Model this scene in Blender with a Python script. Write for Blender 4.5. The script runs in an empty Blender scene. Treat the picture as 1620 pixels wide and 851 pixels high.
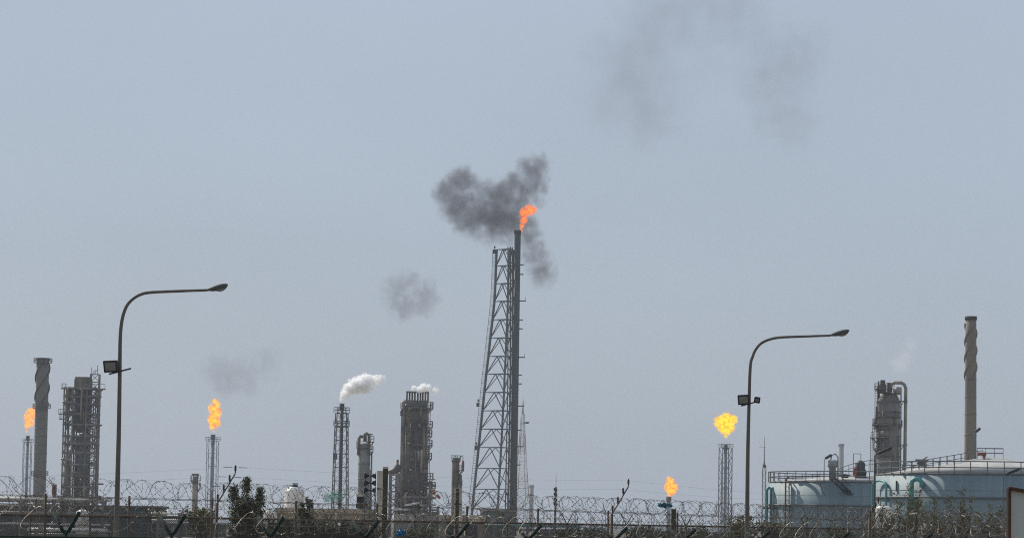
import bpy, math, random
from mathutils import Vector, Matrix
rnd = random.Random(7)
R = math.radians
PI = math.pi
# ------------------------------------------------------------------ camera, light, exposure
FPX = 5000.0            # focal length in photo pixels (photo 1620 wide)
EYE = 2.6
ROLL = R(0.9)
sc = bpy.context.scene
COL = sc.collection
pitch = math.atan((835 - 425.5) / FPX)
fwd = Vector((0, math.cos(pitch), math.sin(pitch)))
up0 = Vector((0, -math.sin(pitch), math.cos(pitch)))
rt0 = Vector((1, 0, 0))
rt = rt0 * math.cos(ROLL) + up0 * math.sin(ROLL)
up = up0 * math.cos(ROLL) - rt0 * math.sin(ROLL)
cam_d = bpy.data.cameras.new('camera')
cam = bpy.data.objects.new('camera', cam_d)
COL.objects.link(cam)
M = Matrix((rt, up, -fwd)).transposed().to_4x4()
M.translation = Vector((0, 0, EYE))
cam.matrix_world = M
cam_d.sensor_width = 36
cam_d.lens = 36 * FPX / 1620
cam_d.clip_start = 0.5
cam_d.clip_end = 20000
sc.camera = cam

SUN_EL, SUN_AZ = R(40), R(-45)      # azimuth from +Y (view direction), negative = to the left
w = bpy.data.worlds.new('World'); sc.world = w; w.use_nodes = True
nt = w.node_tree
bg = nt.nodes['Background']
sky = nt.nodes.new('ShaderNodeTexSky'); sky.sky_type = 'NISHITA'; sky.sun_disc = False
sky.sun_elevation = SUN_EL; sky.sun_rotation = SUN_AZ
sky.air_density = 1.0; sky.dust_density = 2.0; sky.ozone_density = 2.0
veil = nt.nodes.new('ShaderNodeMix'); veil.data_type = 'RGBA'
veil.inputs['Factor'].default_value = 0.86
# dusty veil of a hazy day, a little darker and greyer towards the horizon
wtc = nt.nodes.new('ShaderNodeTexCoord'); wsx = nt.nodes.new('ShaderNodeSeparateXYZ'); wcr = nt.nodes.new('ShaderNodeValToRGB')
wcr.color_ramp.elements[0].color = (4.3, 5.0, 5.95, 1); wcr.color_ramp.elements[1].color = (5.1, 6.1, 7.5, 1)
wcr.color_ramp.elements[0].position = .03; wcr.color_ramp.elements[1].position = .18
nt.links.new(wtc.outputs['Generated'], wsx.inputs[0]); nt.links.new(wsx.outputs[2], wcr.inputs[0]); wnz = nt.nodes.new('ShaderNodeTexNoise'); wnz.inputs['Scale'].default_value = 7; wnz.inputs['Detail'].default_value = 4
wmp = nt.nodes.new('ShaderNodeMapping'); wmp.inputs['Scale'].default_value = (1, 1, 2.2)
wmr = nt.nodes.new('ShaderNodeMapRange'); wmr.inputs[1].default_value = .3; wmr.inputs[2].default_value = .7; wmr.inputs[3].default_value = .955; wmr.inputs[4].default_value = 1.035
wvm = nt.nodes.new('ShaderNodeVectorMath'); wvm.operation = 'SCALE'
nt.links.new(wtc.outputs['Generated'], wmp.inputs[0]); nt.links.new(wmp.outputs[0], wnz.inputs['Vector']); nt.links.new(wnz.outputs[0], wmr.inputs[0])
nt.links.new(wcr.outputs[0], wvm.inputs[0]); nt.links.new(wmr.outputs[0], wvm.inputs['Scale']); nt.links.new(wvm.outputs[0], veil.inputs['B'])
nt.links.new(sky.outputs[0], veil.inputs['A'])
nt.links.new(veil.outputs['Result'], bg.inputs[0])
bg.inputs[1].default_value = 0.085
sd = bpy.data.lights.new('sun', 'SUN'); so = bpy.data.objects.new('sun', sd); COL.objects.link(so)
sd.energy = 4.8; sd.angle = R(0.8); sd.color = (1, .93, .82)
to_sun = Vector((math.sin(SUN_AZ) * math.cos(SUN_EL), math.cos(SUN_AZ) * math.cos(SUN_EL), math.sin(SUN_EL)))
so.rotation_euler = to_sun.to_track_quat('Z', 'Y').to_euler()
sc.view_settings.view_transform = 'Standard'; sc.view_settings.look = 'None'
sc.view_settings.exposure = 0.0; sc.view_settings.gamma = 1
sc.render.engine = 'CYCLES'
sc.cycles.use_denoising = False
sc.cycles.filter_width = 1.1
sc.cycles.max_bounces = 14; sc.cycles.diffuse_bounces = 2; sc.cycles.glossy_bounces = 2
sc.cycles.volume_bounces = 12; sc.cycles.transparent_max_bounces = 16
sc.cycles.volume_max_steps = 256

def W(px, py, d):
    """world point at depth d seen at photo pixel px,py"""
    v = fwd * FPX + rt * (px - 810) - up * (py - 425.5)
    return Vector((0, 0, EYE)) + v * (d / v.y)

def hor(px):            # photo y of the horizon in column px
    return 835 + (px - 810) * math.tan(ROLL)

# ------------------------------------------------------------------ materials
MATS = {}
def mat(name, c1, c2=None, scale=1.0, stretch=1.0, rough=.7, metal=0.0, bump=0.0, thr=(.35, .65), band=0.0):
    m = bpy.data.materials.new(name); m.use_nodes = True
    n = m.node_tree.nodes; l = m.node_tree.links
    b = n['Principled BSDF']
    b.inputs['Roughness'].default_value = rough; b.inputs['Metallic'].default_value = metal
    b.inputs['Specular IOR Level'].default_value = .3
    c1 = (*c1, 1)
    if c2 is None: c2 = tuple(x * .6 for x in c1[:3])
    c2 = (*c2, 1)
    tc = n.new('ShaderNodeTexCoord'); mp = n.new('ShaderNodeMapping')
    mp.inputs['Scale'].default_value = (1, 1, stretch)
    nz = n.new('ShaderNodeTexNoise'); nz.inputs['Scale'].default_value = scale
    nz.inputs['Detail'].default_value = 6; nz.inputs['Roughness'].default_value = .65
    cr = n.new('ShaderNodeValToRGB')
    cr.color_ramp.elements[0].position = thr[0]; cr.color_ramp.elements[1].position = thr[1]
    cr.color_ramp.elements[0].color = c1; cr.color_ramp.elements[1].color = c2
    l.new(tc.outputs['Object'], mp.inputs[0]); l.new(mp.outputs[0], nz.inputs['Vector'])
    src = nz.outputs[0]
    if band:
        mp2 = n.new('ShaderNodeMapping'); mp2.inputs['Scale'].default_value = (.02, .02, band)
        nb = n.new('ShaderNodeTexNoise'); nb.inputs['Scale'].default_value = 1; nb.inputs['Detail'].default_value = 2
        mx = n.new('ShaderNodeMix'); mx.inputs[0].default_value = .5
        l.new(tc.outputs['Object'], mp2.inputs[0]); l.new(mp2.outputs[0], nb.inputs['Vector'])
        l.new(nz.outputs[0], mx.inputs[2]); l.new(nb.outputs[0], mx.inputs[3]); src = mx.outputs[0]
    l.new(src, cr.inputs[0]); l.new(cr.outputs[0], b.inputs['Base Color'])
    if bump:
        bp = n.new('ShaderNodeBump'); bp.inputs['Strength'].default_value = bump
        l.new(nz.outputs[0], bp.inputs['Height']); l.new(bp.outputs[0], b.inputs['Normal'])
    MATS[name] = m
    return m
mat('galvanised', (.30, .30, .29), (.17, .165, .155), .8, .3, .55, .3)
mat('lamp_pole', (.14, .125, .105), (.085, .075, .065), 3, .2, .6)
mat('dark_steel', (.055, .06, .065), (.03, .033, .037), .6, .3, .6)
mat('tower_steel', (.10, .105, .11), (.055, .06, .065), .3, .3, .6)
mat('plant_steel', (.24, .215, .19), (.075, .066, .058), .5, .25, .7)
mat('vessel_clad', (.25, .20, .155), (.05, .04, .033), .5, .35, .55, .1, 0, (.40, .60), .3)
mat('vessel_grey', (.27, .262, .25), (.085, .08, .075), .5, .3, .6, .1, 0, (.4, .6), .3)
mat('vessel_brown', (.17, .13, .10), (.045, .035, .029), .5, .3, .6, .1, 0, (.4, .6), .3)
mat('vessel_dark', (.15, .135, .12), (.04, .036, .033), .5, .3, .6, .1, 0, (.4, .6), .3)
mat('vessel_light', (.34, .31, .27), (.12, .105, .09), .5, .3, .55, .1, 0, (.4, .6), .3)
mat('chimney_concrete', (.245, .205, .16), (.14, .116, .092), .5, .2, .85, 0, 0, (.3, .75), .1)
mat('chimney_grey', (.20, .192, .172), (.10, .095, .086), .5, .2, .85, 0, 0, (.3, .75), .1)
mat('soot', (.05, .04, .035), (.03, .025, .02), 1, .3, .8)
mat('flare_steel', (.24, .27, .30), (.13, .145, .165), .4, .3, .6)
mat('tank_paint', (.19, .255, .285), (.11, .158, .18), 1.2, .05, .6, 0, 0, (.35, .75))
mat('tank_roof', (.44, .44, .43), (.30, .295, .28), .3, 1, .7)
mat('tank_rail', (.13, .14, .14), (.08, .085, .085), 1, 1, .6)
mat('teal_paint', (.07, .31, .31), (.045, .2, .2), .8, .5, .45)
mat('green_post', (.005, .024, .02), (.003, .013, .011), 5, 1, .9)
mat('brown_post', (.11, .075, .05), (.05, .035, .025), 4, .5, .8)
mat('rust', (.085, .04, .024), (.03, .016, .012), 5, .5, .85)
mat('razor', (.26, .24, .20), (.10, .08, .06), 3, 1, .5, .3)  # paler copy of the wire, sun on the coils put into its colour
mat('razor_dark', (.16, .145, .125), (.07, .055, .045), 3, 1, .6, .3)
mat('chain', (.10, .10, .09), (.04, .036, .03), 2, 1, .6, .2)
mat('concrete', (.60, .53, .42), (.40, .34, .27), 1.5, .4, .9)
mat('dark_concrete', (.09, .08, .06), (.045, .04, .03), 2, .4, .9)
mat('tan_wall', (.50, .41, .31), (.27, .22, .165), .9, .5, .9)
mat('grey_wall', (.13, .135, .13), (.075, .078, .075), .5, .5, .9)
mat('teal_grey_wall', (.085, .105, .105), (.05, .062, .062), .6, .5, .9)
mat('white_plastic', (.85, .82, .76), (.55, .50, .43), 1.6, .6, .5, 0, .2)
mat('white_paint', (.75, .74, .70), (.5, .48, .44), .8, 1, .6)
mat('black_plastic', (.02, .02, .022), (.012, .012, .013), 3, 1, .5)
mat('lamp_glass', (.22, .22, .21), (.14, .14, .13), 4, 1, .25)
mat('red_paint', (.34, .07, .055), (.2, .05, .04), 1, 1, .6)
mat('faded_red', (.30, .17, .155), (.2, .12, .11), 1, 1, .8)
mat('mast_white', (.55, .53, .52), (.4, .39, .38), 1, 1, .6)
mat('brick', (.22, .09, .06), (.12, .06, .045), 1, .5, .9)
mat('bark', (.12, .09, .06), (.06, .045, .03), 5, .4, .9)
mat('dry_twig', (.20, .17, .12), (.11, .09, .06), 5, .4, .9)
mat('leaf_dark', (.095, .095, .038), (.035, .04, .017), 2.5, 1, .7)
mat('leaf_olive', (.16, .15, .06), (.06, .062, .024), 2.5, 1, .8)
mat('leaf_far', (.05, .075, .03), (.03, .045, .02), .8, 1, .8)
mat('ground_sand', (.24, .20, .145), (.15, .13, .095), .08, 1, .95)
mat('sign_panel', (.42, .44, .42), (.34, .36, .34), 1.5, .4, .6)
mat('blue_bag', (.02, .26, .60), (.015, .16, .42), 4, 1, .5)
mat('teal_bag', (.02, .24, .34), (.02, .15, .22), 4, 1, .5)
mat('insulator', (.10, .045, .03), (.05, .025, .02), 5, 1, .3)
def bagmat():
    m = bpy.data.materials.new('green_film'); m.use_nodes = True
    n = m.node_tree.nodes; l = m.node_tree.links
    b = n['Principled BSDF']; b.inputs['Base Color'].default_value = (.20, .50, .36, 1)
    b.inputs['Alpha'].default_value = .38
    MATS['green_film'] = m
bagmat()

# ------------------------------------------------------------------ mesh builder
class MB:
    def __init__(s): s.v = []; s.f = []; s.sm = []
    def face(s, idx, smooth=False): s.f.append(tuple(idx)); s.sm.append(smooth)
    def box(s, c, size, rz=0.0):
        i = len(s.v); cx, cy, cz = c; hx, hy, hz = [q / 2 for q in size]
        ca, sa = math.cos(rz), math.sin(rz)
        for z in (-hz, hz):
            for x, y in ((-hx, -hy), (hx, -hy), (hx, hy), (-hx, hy)):
                s.v.append((cx + x * ca - y * sa, cy + x * sa + y * ca, cz + z))
        for f in ((3, 2, 1, 0), (4, 5, 6, 7), (0, 1, 5, 4), (1, 2, 6, 5), (2, 3, 7, 6), (3, 0, 4, 7)):
            s.face([i + k for k in f])
        return s
    def tube(s, pts, r, n=8, cap=True, flat=None):
        pts = [Vector(p) for p in pts]
        rs = r if isinstance(r, (list, tuple)) else [r] * len(pts)
        t0 = (pts[1] - pts[0]).normalized()
        ref = Vector((0, 0, 1)) if abs(t0.z) < .9 else Vector((1, 0, 0))
        u = t0.cross(ref).normalized(); base = len(s.v)
        for k, p in enumerate(pts):
            if k == 0: t = pts[1] - pts[0]
            elif k == len(pts) - 1: t = pts[-1] - pts[-2]
            else: t = (pts[k + 1] - p).normalized() + (p - pts[k - 1]).normalized()
            if t.length < 1e-9: t = t0
            t = t.normalized()
            u = (u - t * u.dot(t))
            if u.length < 1e-6: u = t.cross(Vector((1, 0, 0)))
            u = u.normalized(); v = t.cross(u)
            for j in range(n):
                a = 2 * PI * (j + .5) / n
                q = p + (u * math.cos(a) + v * math.sin(a)) * rs[k]
                s.v.append(tuple(q))
        for k in range(len(pts) - 1):
            for j in range(n):
                a = base + k * n + j; b = base + k * n + (j + 1) % n
                s.face((a, b, b + n, a + n), n > 5)
        if cap:
            s.face([base + j for j in reversed(range(n))])
            e = base + (len(pts) - 1) * n
            s.face([e + j for j in range(n)])
        return s
    def bar(s, a, b, r, n=4): return s.tube([a, b], r, n)
    def lathe(s, prof, c=(0, 0, 0), n=32, a0=0.0, a1=2 * PI):
        base = len(s.v); full = abs(a1 - a0 - 2 * PI) < 1e-6
        m = n if full else n + 1
        for r_, z in prof:
            for j in range(m):
                a = a0 + (a1 - a0) * j / n
                s.v.append((c[0] + r_ * math.cos(a), c[1] + r_ * math.sin(a), c[2] + z))
        for k in range(len(prof) - 1):
            for j in range(n):
                a = base + k * m + j; b = base + k * m + (j + 1) % m
                s.face((a, b, b + m, a + m), True)
        if prof[0][0] > 1e-4 and full: s.face([base + j for j in reversed(range(n))])
        if prof[-1][0] > 1e-4 and full:
            e = base + (len(prof) - 1) * m; s.face([e + j for j in range(n)])
        return s
    def build(s, name, m, parent=None):
        me = bpy.data.meshes.new(name); me.from_pydata(s.v, [], s.f)
        me.polygons.foreach_set('use_smooth', s.sm)
        me.materials.append(MATS[m] if isinstance(m, str) else m)
        me.update()
        o = bpy.data.objects.new(name, me); COL.objects.link(o)
        if parent: o.parent = parent
        return o

def tag(o, label=None, cat=None, group=None, kind=None):
    if label: o['label'] = label
    if cat: o['category'] = cat
    if group: o['group'] = group
    if kind: o['kind'] = kind
    return o
def thing(name, label, cat, loc, group=None, rz=0.0):
    o = bpy.data.objects.new(name, None); COL.objects.link(o)
    o.location = loc; o.rotation_euler = (0, 0, rz); o.empty_display_size = .5
    return tag(o, label, cat, group)
def site(px, py, d, z=0.0):
    """base point on the ground under the axis point seen at px,py; also the height of that point"""
    p = W(px, py, d)
    return Vector((p.x, p.y, z)), p.z - z

def lattice(legs, br, levels, rl, rb, style='X', faces=((0, 1), (1, 2), (2, 3), (3, 0)), cap_ring=True):
    """levels: list of lists of corner points. legs -> MB for legs, br -> MB for braces"""
    n = len(levels[0])
    for i in range(n):
        legs[i % len(legs)].tube([lv[i] for lv in levels], rl, 6)
    for k in range(len(levels) - 1):
        for a, b in faces:
            A0, B0, A1, B1 = [Vector(levels[k][a]), Vector(levels[k][b]), Vector(levels[k + 1][a]), Vector(levels[k + 1][b])]
            br.bar(A1, B1, rb)
            if style == 'X': br.bar(A0, B1, rb); br.bar(B0, A1, rb)
            elif style == 'K':
                m = (A1 + B1) / 2; br.bar(A0, m, rb); br.bar(B0, m, rb)
            elif style == 'Z':
                br.bar(A0, B1, rb) if k % 2 else br.bar(B0, A1, rb)

def square(hw, z, rz=0.0, c=(0, 0)):
    return [(c[0] + hw * math.sqrt(2) * math.cos(rz + PI / 4 + i * PI / 2), c[1] + hw * math.sqrt(2) * math.sin(rz + PI / 4 + i * PI / 2), z) for i in range(4)]

def gallery(deck, rail, r0, r1, z, a0, a1, n=14, h=1.1, c=(0, 0), rr=.05, brackets=True):
    """walkway arc with handrail"""
    ring = []
    for k in range(n + 1):
        a = a0 + (a1 - a0) * k / n
        ca, sa = math.cos(a), math.sin(a)
        ring.append((ca, sa))
    for k in range(n):
        (c0, s0), (c1, s1) = ring[k], ring[k + 1]
        i = len(deck.v)
        for zz in (z, z + .12):
            for (cc, ss, q) in ((c0, s0, r0), (c0, s0, r1), (c1, s1, r1), (c1, s1, r0)):
                deck.v.append((c[0] + cc * q, c[1] + ss * q, zz))
        for f in ((3, 2, 1, 0), (4, 5, 6, 7), (0, 1, 5, 4), (1, 2, 6, 5), (2, 3, 7, 6), (3, 0, 4, 7)):
            deck.face([i + q for q in f])
    for hh in (h, h * .5):
        rail.tube([(c[0] + cc * r1, c[1] + ss * r1, z + .12 + hh) for cc, ss in ring], rr, 4)
    for k in range(0, n + 1, 2):
        cc, ss = ring[k]
        rail.bar((c[0] + cc * r1, c[1] + ss * r1, z), (c[0] + cc * r1, c[1] + ss * r1, z + .12 + h), rr)
        if brackets:
            deck.bar((c[0] + cc * r0, c[1] + ss * r0, z - (r1 - r0)), (c[0] + cc * r1, c[1] + ss * r1, z), .07)

# ------------------------------------------------------------------ volumes (smoke, steam, flame)
def volume_cloud(name, blobs, d, label, cat, kind='smoke', dens=.2, col=(.5, .5, .5), noise=.12, namp=.6, warp=.5, lo=.12, hi=.55, glow=None, group=None, aniso=0.0, yk=1.0, okind=None, step=.5, grow=1.55):
    """blobs: (photo x, photo y, radius px[, weight]) at depth d"""
    s = d / FPX
    cen = W(sum(b[0] for b in blobs) / len(blobs), sum(b[1] for b in blobs) / len(blobs), d)
    import bmesh
    bm = bmesh.new(); B = []
    for i, b in enumerate(blobs):
        p = W(b[0], b[1], d) - cen
        p.y = ((i * 37) % 11 - 5) / 5 * b[2] * s * .35 * yk
        r = b[2] * s * grow
        B.append((p, r, b[3] if len(b) > 3 else 1.0))
        bmesh.ops.create_icosphere(bm, subdivisions=3, radius=r * 1.0, matrix=Matrix.Translation(p))
    me = bpy.data.meshes.new(name); bm.to_mesh(me); bm.free()
    o = bpy.data.objects.new(name, me); COL.objects.link(o); o.location = cen
    md = o.modifiers.new('union', 'REMESH'); md.mode = 'VOXEL'; md.voxel_size = max(min(q[1] for q in B) * .22, max(q[1] for q in B) * .07)
    m = bpy.data.materials.new(name + '_volume'); m.use_nodes = True
    t = m.node_tree; n = t.nodes; l = t.links
    for q in list(n):
        if q.type == 'BSDF_PRINCIPLED': n.remove(q)
    out = [q for q in n if q.type == 'OUTPUT_MATERIAL'][0]
    tc = n.new('ShaderNodeTexCoord')
    def noise_node(sc_, det, src):
        z = n.new('ShaderNodeTexNoise'); z.inputs['Scale'].default_value = sc_; z.inputs['Detail'].default_value = det
        z.inputs['Roughness'].default_value = .6
        l.new(src, z.inputs['Vector']); return z
    def math_(op, a, b=None, c=None, clamp=False):
        q = n.new('ShaderNodeMath'); q.operation = op; q.use_clamp = clamp
        for k, x in enumerate((a, b, c)):
            if x is None: continue
            if isinstance(x, (int, float)): q.inputs[k].default_value = x
            else: l.new(x, q.inputs[k])
        return q.outputs[0]
    rm = max(q[1] for q in B)
    wz = noise_node(noise / rm * 4, 3, tc.outputs['Object'])
    sub = n.new('ShaderNodeVectorMath'); sub.operation = 'SUBTRACT'; l.new(wz.outputs['Color'], sub.inputs[0]); sub.inputs[1].default_value = (.5, .5, .5)
    scl = n.new('ShaderNodeVectorMath'); scl.operation = 'SCALE'; l.new(sub.outputs[0], scl.inputs[0]); scl.inputs['Scale'].default_value = warp * rm
    add = n.new('ShaderNodeVectorMath'); add.operation = 'ADD'; l.new(tc.outputs['Object'], add.inputs[0]); l.new(scl.outputs[0], add.inputs[1])
    acc = None
    for p, r, wt in B:
        dn = n.new('ShaderNodeVectorMath'); dn.operation = 'DISTANCE'; l.new(add.outputs[0], dn.inputs[0]); dn.inputs[1].default_value = p
        f = math_('MULTIPLY_ADD', dn.outputs['Value'], -wt / r, wt)
        if acc is None: acc = f
        else:
            q = n.new('ShaderNodeMath'); q.operation = 'SMOOTH_MAX'; l.new(acc, q.inputs[0]); l.new(f, q.inputs[1]); q.inputs[2].default_value = .25
            acc = q.outputs[0]
    nz = noise_node(noise / rm * 9, 5, tc.outputs['Object'])
    nn = math_('MULTIPLY_ADD', nz.outputs[0], namp, -namp * .5)
    tot = math_('ADD', acc, nn)
    mr = n.new('ShaderNodeMapRange'); mr.interpolation_type = 'SMOOTHSTEP'; l.new(tot, mr.inputs[0])
    mr.inputs[1].default_value = lo; mr.inputs[2].default_value = hi
    # vanish before the domain's own border
    dn0 = None
    v = mr.outputs[0]
    edge = None
    for p, r, wt in B:
        dn = n.new('ShaderNodeVectorMath'); dn.operation = 'DISTANCE'; l.new(tc.outputs['Object'], dn.inputs[0]); dn.inputs[1].default_value = p
        f = math_('MULTIPLY_ADD', dn.outputs['Value'], -4.0 / r, 4.0)
        edge = f if edge is None else math_('MAXIMUM', edge, f)
    edge = math_('MULTIPLY', edge, 1.0, clamp=True)
    v = math_('MULTIPLY', v, edge)
    if glow:
        c_edge, c_core, power = glow
        em = n.new('ShaderNodeEmission')
        cr = n.new('ShaderNodeValToRGB'); cr.color_ramp.elements[0].color = (*c_edge, 1); cr.color_ramp.elements[1].color = (*c_core, 1)
        cr.color_ramp.elements[0].position = lo; cr.color_ramp.elements[1].position = hi * 1.3
        nz2 = noise_node(noise / rm * 7, 3, tc.outputs['Object'])
        cc = math_('ADD', tot, math_('MULTIPLY_ADD', nz2.outputs[0], 2.2, -1.1))
        l.new(cc, cr.inputs[0]); l.new(cr.outputs[0], em.inputs[0])
        l.new(math_('MULTIPLY', v, power / rm), em.inputs[1])
        ab = n.new('ShaderNodeVolumeAbsorption'); ab.inputs[0].default_value = (0, 0, 0, 1)
        l.new(math_('MULTIPLY', v, dens * 1.7 / rm), ab.inputs[1])
        ad = n.new('ShaderNodeAddShader'); l.new(em.outputs[0], ad.inputs[0]); l.new(ab.outputs[0], ad.inputs[1])
        l.new(ad.outputs[0], out.inputs['Volume'])
    else:
        pv = n.new('ShaderNodeVolumePrincipled'); pv.inputs['Color'].default_value = (*col, 1)
        pv.inputs['Anisotropy'].default_value = aniso
        l.new(math_('MULTIPLY', v, dens / rm), pv.inputs['Density'])
        l.new(pv.outputs[0], out.inputs['Volume'])
    m.cycles.volume_step_rate = step
    me.materials.append(m)
    # the remesh result takes the material of the source
    tag(o, label, cat, group, okind)
    return o

# ================================================================== SETTING
g = MB()
N = 60
xs = [-9000 + 18000 * i / N for i in range(N + 1)]
ys = [-60 + 40 * i for i in range(30)] + [1200 + 440 * i for i in range(31)]
for y in ys:
    for x in xs: g.v.append((x, y, 0))
for j in range(len(ys) - 1):
    for i in range(N):
        a = j * (N + 1) + i; g.face((a, a + 1, a + N + 2, a + N + 1))
tag(g.build('ground', 'ground_sand'), kind='structure')

# haze
hz = MB(); hz.box((0, 1500, 104), (4400, 3100, 212))
hm = bpy.data.materials.new('haze_air'); hm.use_nodes = True
t = hm.node_tree
t.nodes.remove(t.nodes['Principled BSDF'])
pv = t.nodes.new('ShaderNodeVolumePrincipled')
pv.inputs['Color'].default_value = (.67, .755, .87, 1); pv.inputs['Density'].default_value = .000105
pv.inputs['Anisotropy'].default_value = 0.0
t.links.new(pv.outputs[0], [q for q in t.nodes if q.type == 'OUTPUT_MATERIAL'][0].inputs['Volume'])
hm.cycles.homogeneous_volume = True
MATS['haze_air'] = hm
tag(hz.build('haze', 'haze_air'), kind='stuff')

# ================================================================== MAIN FLARE TOWER
def main_flare():
    d = 1050; s = d / FPX
    b, H = site(819, 370, d)
    T = thing('flare_tower', 'tallest flare tower, dark stack rising above a tapered steel derrick', 'flare tower', b)
    zz = lambda py, px=800: W(px, py, d).z
    cx = lambda px, py: W(px, py, d).x - b.x
    MB().tube([(0, 0, 0), (0, 0, H * .5), (0, 0, H)], [1.15, 1.1, 1.05], 20).build('stack', 'dark_steel', T)
    MB().lathe([(1.05, H), (1.2, H), (1.2, H + 1.2), (.95, H + 1.2), (.9, H)], n=20).build('flare_tip', 'soot', T)
    # derrick: levels measured on the photo (y, x left leg, x front leg, x right leg)
    rows = [(395, 786, 805, 812), (421, 785, 804.5, 812), (449, 784, 804, 812), (477, 782.5, 803.5, 812), (506, 779.5, 802.5, 811.5), (535, 776, 801, 811.5),
            (564, 773, 800, 811), (592, 769.5, 798.5, 811), (621, 766.5, 797.5, 811), (650, 763.5, 796, 811), (679, 760.5, 794.5, 810.5), (708, 757.5, 793, 810.5),
            (741, 754, 791, 810), (774, 750.5, 789, 810), (805, 747.5, 787.5, 809.5), (833, 745, 786, 809)]
    lv = []
    for y, a, f, r_ in reversed(rows):
        z = zz(y)
        w_ = (r_ - a) * s
        L_ = (cx(a, y), .4 * w_ * .2, z); F_ = (cx(f, y), -w_ * .62, z); Rr = (cx(r_, y), .5, z)
        Bk = (cx(a + (r_ - f), y) , w_ * .72, z)
        lv.append([L_, F_, Rr])
    z0 = lv[0]
    lv.insert(0, [(q[0] + (q[0] - p[0]) * .3, q[1] + (q[1] - p[1]) * .3, 0) for q, p in zip(lv[0], lv[1])])
    legs = [MB() for _ in range(3)]
    br = MB()
    lattice(legs, br, lv, .36, .17, 'K', faces=((0, 1), (1, 2), (2, 0)))
    for q in legs: q.build('leg', 'tower_steel', T)
    br.build('bracing', 'tower_steel', T)
    # three riser pipes inside
    pr = MB()
    for px in (803.5, 807.5, 810.5):
        pr.tube([(cx(px - 4, 800), -.5, 0), (cx(px, 600) , -.5, zz(600)), (cx(px, 392), -.4, zz(391))], .22 if px != 807.5 else .32, 8)
    pr.build('riser_pipe', 'tower_steel', T)
    # caged ladder on the left leg
    ld = MB(); path = [Vector(l_[0]) + Vector((-.9, 0, 0)) for l_ in lv]
    for off in (-.45, .45):
        ld.tube([p + Vector((off, 0, 0)) for p in path], .10, 4)
    for k in range(len(path) - 1):
        for j in range(8):
            p = path[k].lerp(path[k + 1], j / 8)
            ld.bar(p + Vector((-.45, 0, 0)), p + Vector((.45, 0, 0)), .09)
            if j % 2 == 0: ld.box(p + Vector((-.1, -.3, 0)), (.9, .7, .12))
    ld.build('ladder', 'galvanised', T)
    for k, py in enumerate((395, 640, 708)):
        p = W(783 if k == 0 else (757 if k == 1 else 754), py + (3 if k == 0 else 0), d) - b
        MB().box((p.x - .2, p.y, p.z), (1.0, 1.2, 1.3)).box((p.x - .1, p.y, p.z + 1.4), (.5, .5, .9)).build('warning_light', 'dark_steel', T)
    st = MB()
    for py in (419, 434, 476, 506, 520, 565, 593, 607, 642, 680, 706, 735):
        w2 = 1.1 if py not in (476, 565, 642, 706) else 2.0
        z = zz(py, 819); st = MB(); st.box((1.05 + w2 / 2, -.1, z), (w2, 1.0, .35))
        if w2 > 1.5: st.box((1.05 + w2 - .1, -.1, z + .7), (.12, 1, 1.1))
        st.build('stack_bracket', 'tower_steel', T)
main_flare()

volume_cloud('flare_flame', [(838, 333, 9), (829, 337, 8), (845, 331, 5), (829, 348, 6.5), (826, 357, 5), (824, 364, 4)], 1050,
    'orange flame at the tip of the tallest flare tower', 'flame', glow=((1.0, .06, .005), (1.0, .32, .03), 2.5), dens=1.2, noise=.35, namp=1.5, warp=.7, lo=.2, hi=.5, grow=1.4)
volume_cloud('dark_smoke', [(708, 308, 21), (725, 288, 20), (738, 282, 16), (722, 330, 24), (745, 345, 27), (770, 340, 28), (792, 345, 27), (760, 318, 20, .7), (797, 310, 24), (812, 292, 20), (822, 318, 20),
     (838, 270, 20, .95), (852, 260, 17, .9), (845, 292, 20, .8), (832, 300, 20, .9), (812, 345, 24), (835, 355, 18, .9), (838, 378, 21, .7), (846, 405, 22, .62), (857, 430, 22, .72), (762, 300, 20, .7), (742, 308, 20, .75), (782, 312, 22, .85), (800, 368, 22, .7), (770, 368, 20, .6), (862, 300, 9, .8), (868, 285, 5, .8), (856, 318, 10, .8)], 1055,
    'dark grey smoke cloud billowing left of the tallest flare', 'smoke', dens=2.05, col=(.19, .18, .2), noise=.34, namp=1.25, warp=1.0, lo=.04, hi=.9, okind='stuff')
volume_cloud('dark_smoke', [(628, 455, 22), (648, 445, 18), (672, 462, 22), (668, 482, 20), (640, 485, 24), (622, 478, 18), (690, 470, 10)], 1080,
    'small thin grey smoke puff drifting left of the derrick', 'smoke', dens=.55, col=(.2, .19, .22), noise=.4, namp=1.5, warp=1.1, lo=.10, hi=.9, okind='stuff')
volume_cloud('dark_smoke', [(345, 585, 26), (365, 600, 28), (385, 590, 26), (350, 610, 20), (395, 610, 18), (420, 575, 26, .8)], 1320,
    'faint grey smoke wisp above the flame with the orange plume at left', 'smoke', dens=.30, col=(.2, .19, .22), noise=.4, namp=1.5, warp=1.1, lo=.10, hi=.9, okind='stuff')
volume_cloud('high_smoke', [(1000, 150, 75), (1020, 70, 70), (1040, 190, 50), (1060, 20, 80), (1140, -5, 75), (985, 100, 60), (1190, 30, 50, .7), (1110, 90, 60, .5)], 900,
    'faint broad smoke drift high in the sky, left patch near the top edge', 'smoke', dens=.30, col=(.25, .24, .27), noise=.45, namp=1.5, warp=1.2, lo=.05, hi=1.0, okind='stuff')
volume_cloud('high_smoke', [(1240, 110, 60), (1270, 85, 45), (1215, 130, 50), (1245, 190, 50), (1190, 70, 45, .7)], 900,
    'faint smoke drift high in the sky, right patch near the top edge', 'smoke', dens=.24, col=(.25, .24, .27), noise=.45, namp=1.5, warp=1.2, lo=.05, hi=1.0, okind='stuff')

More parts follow.
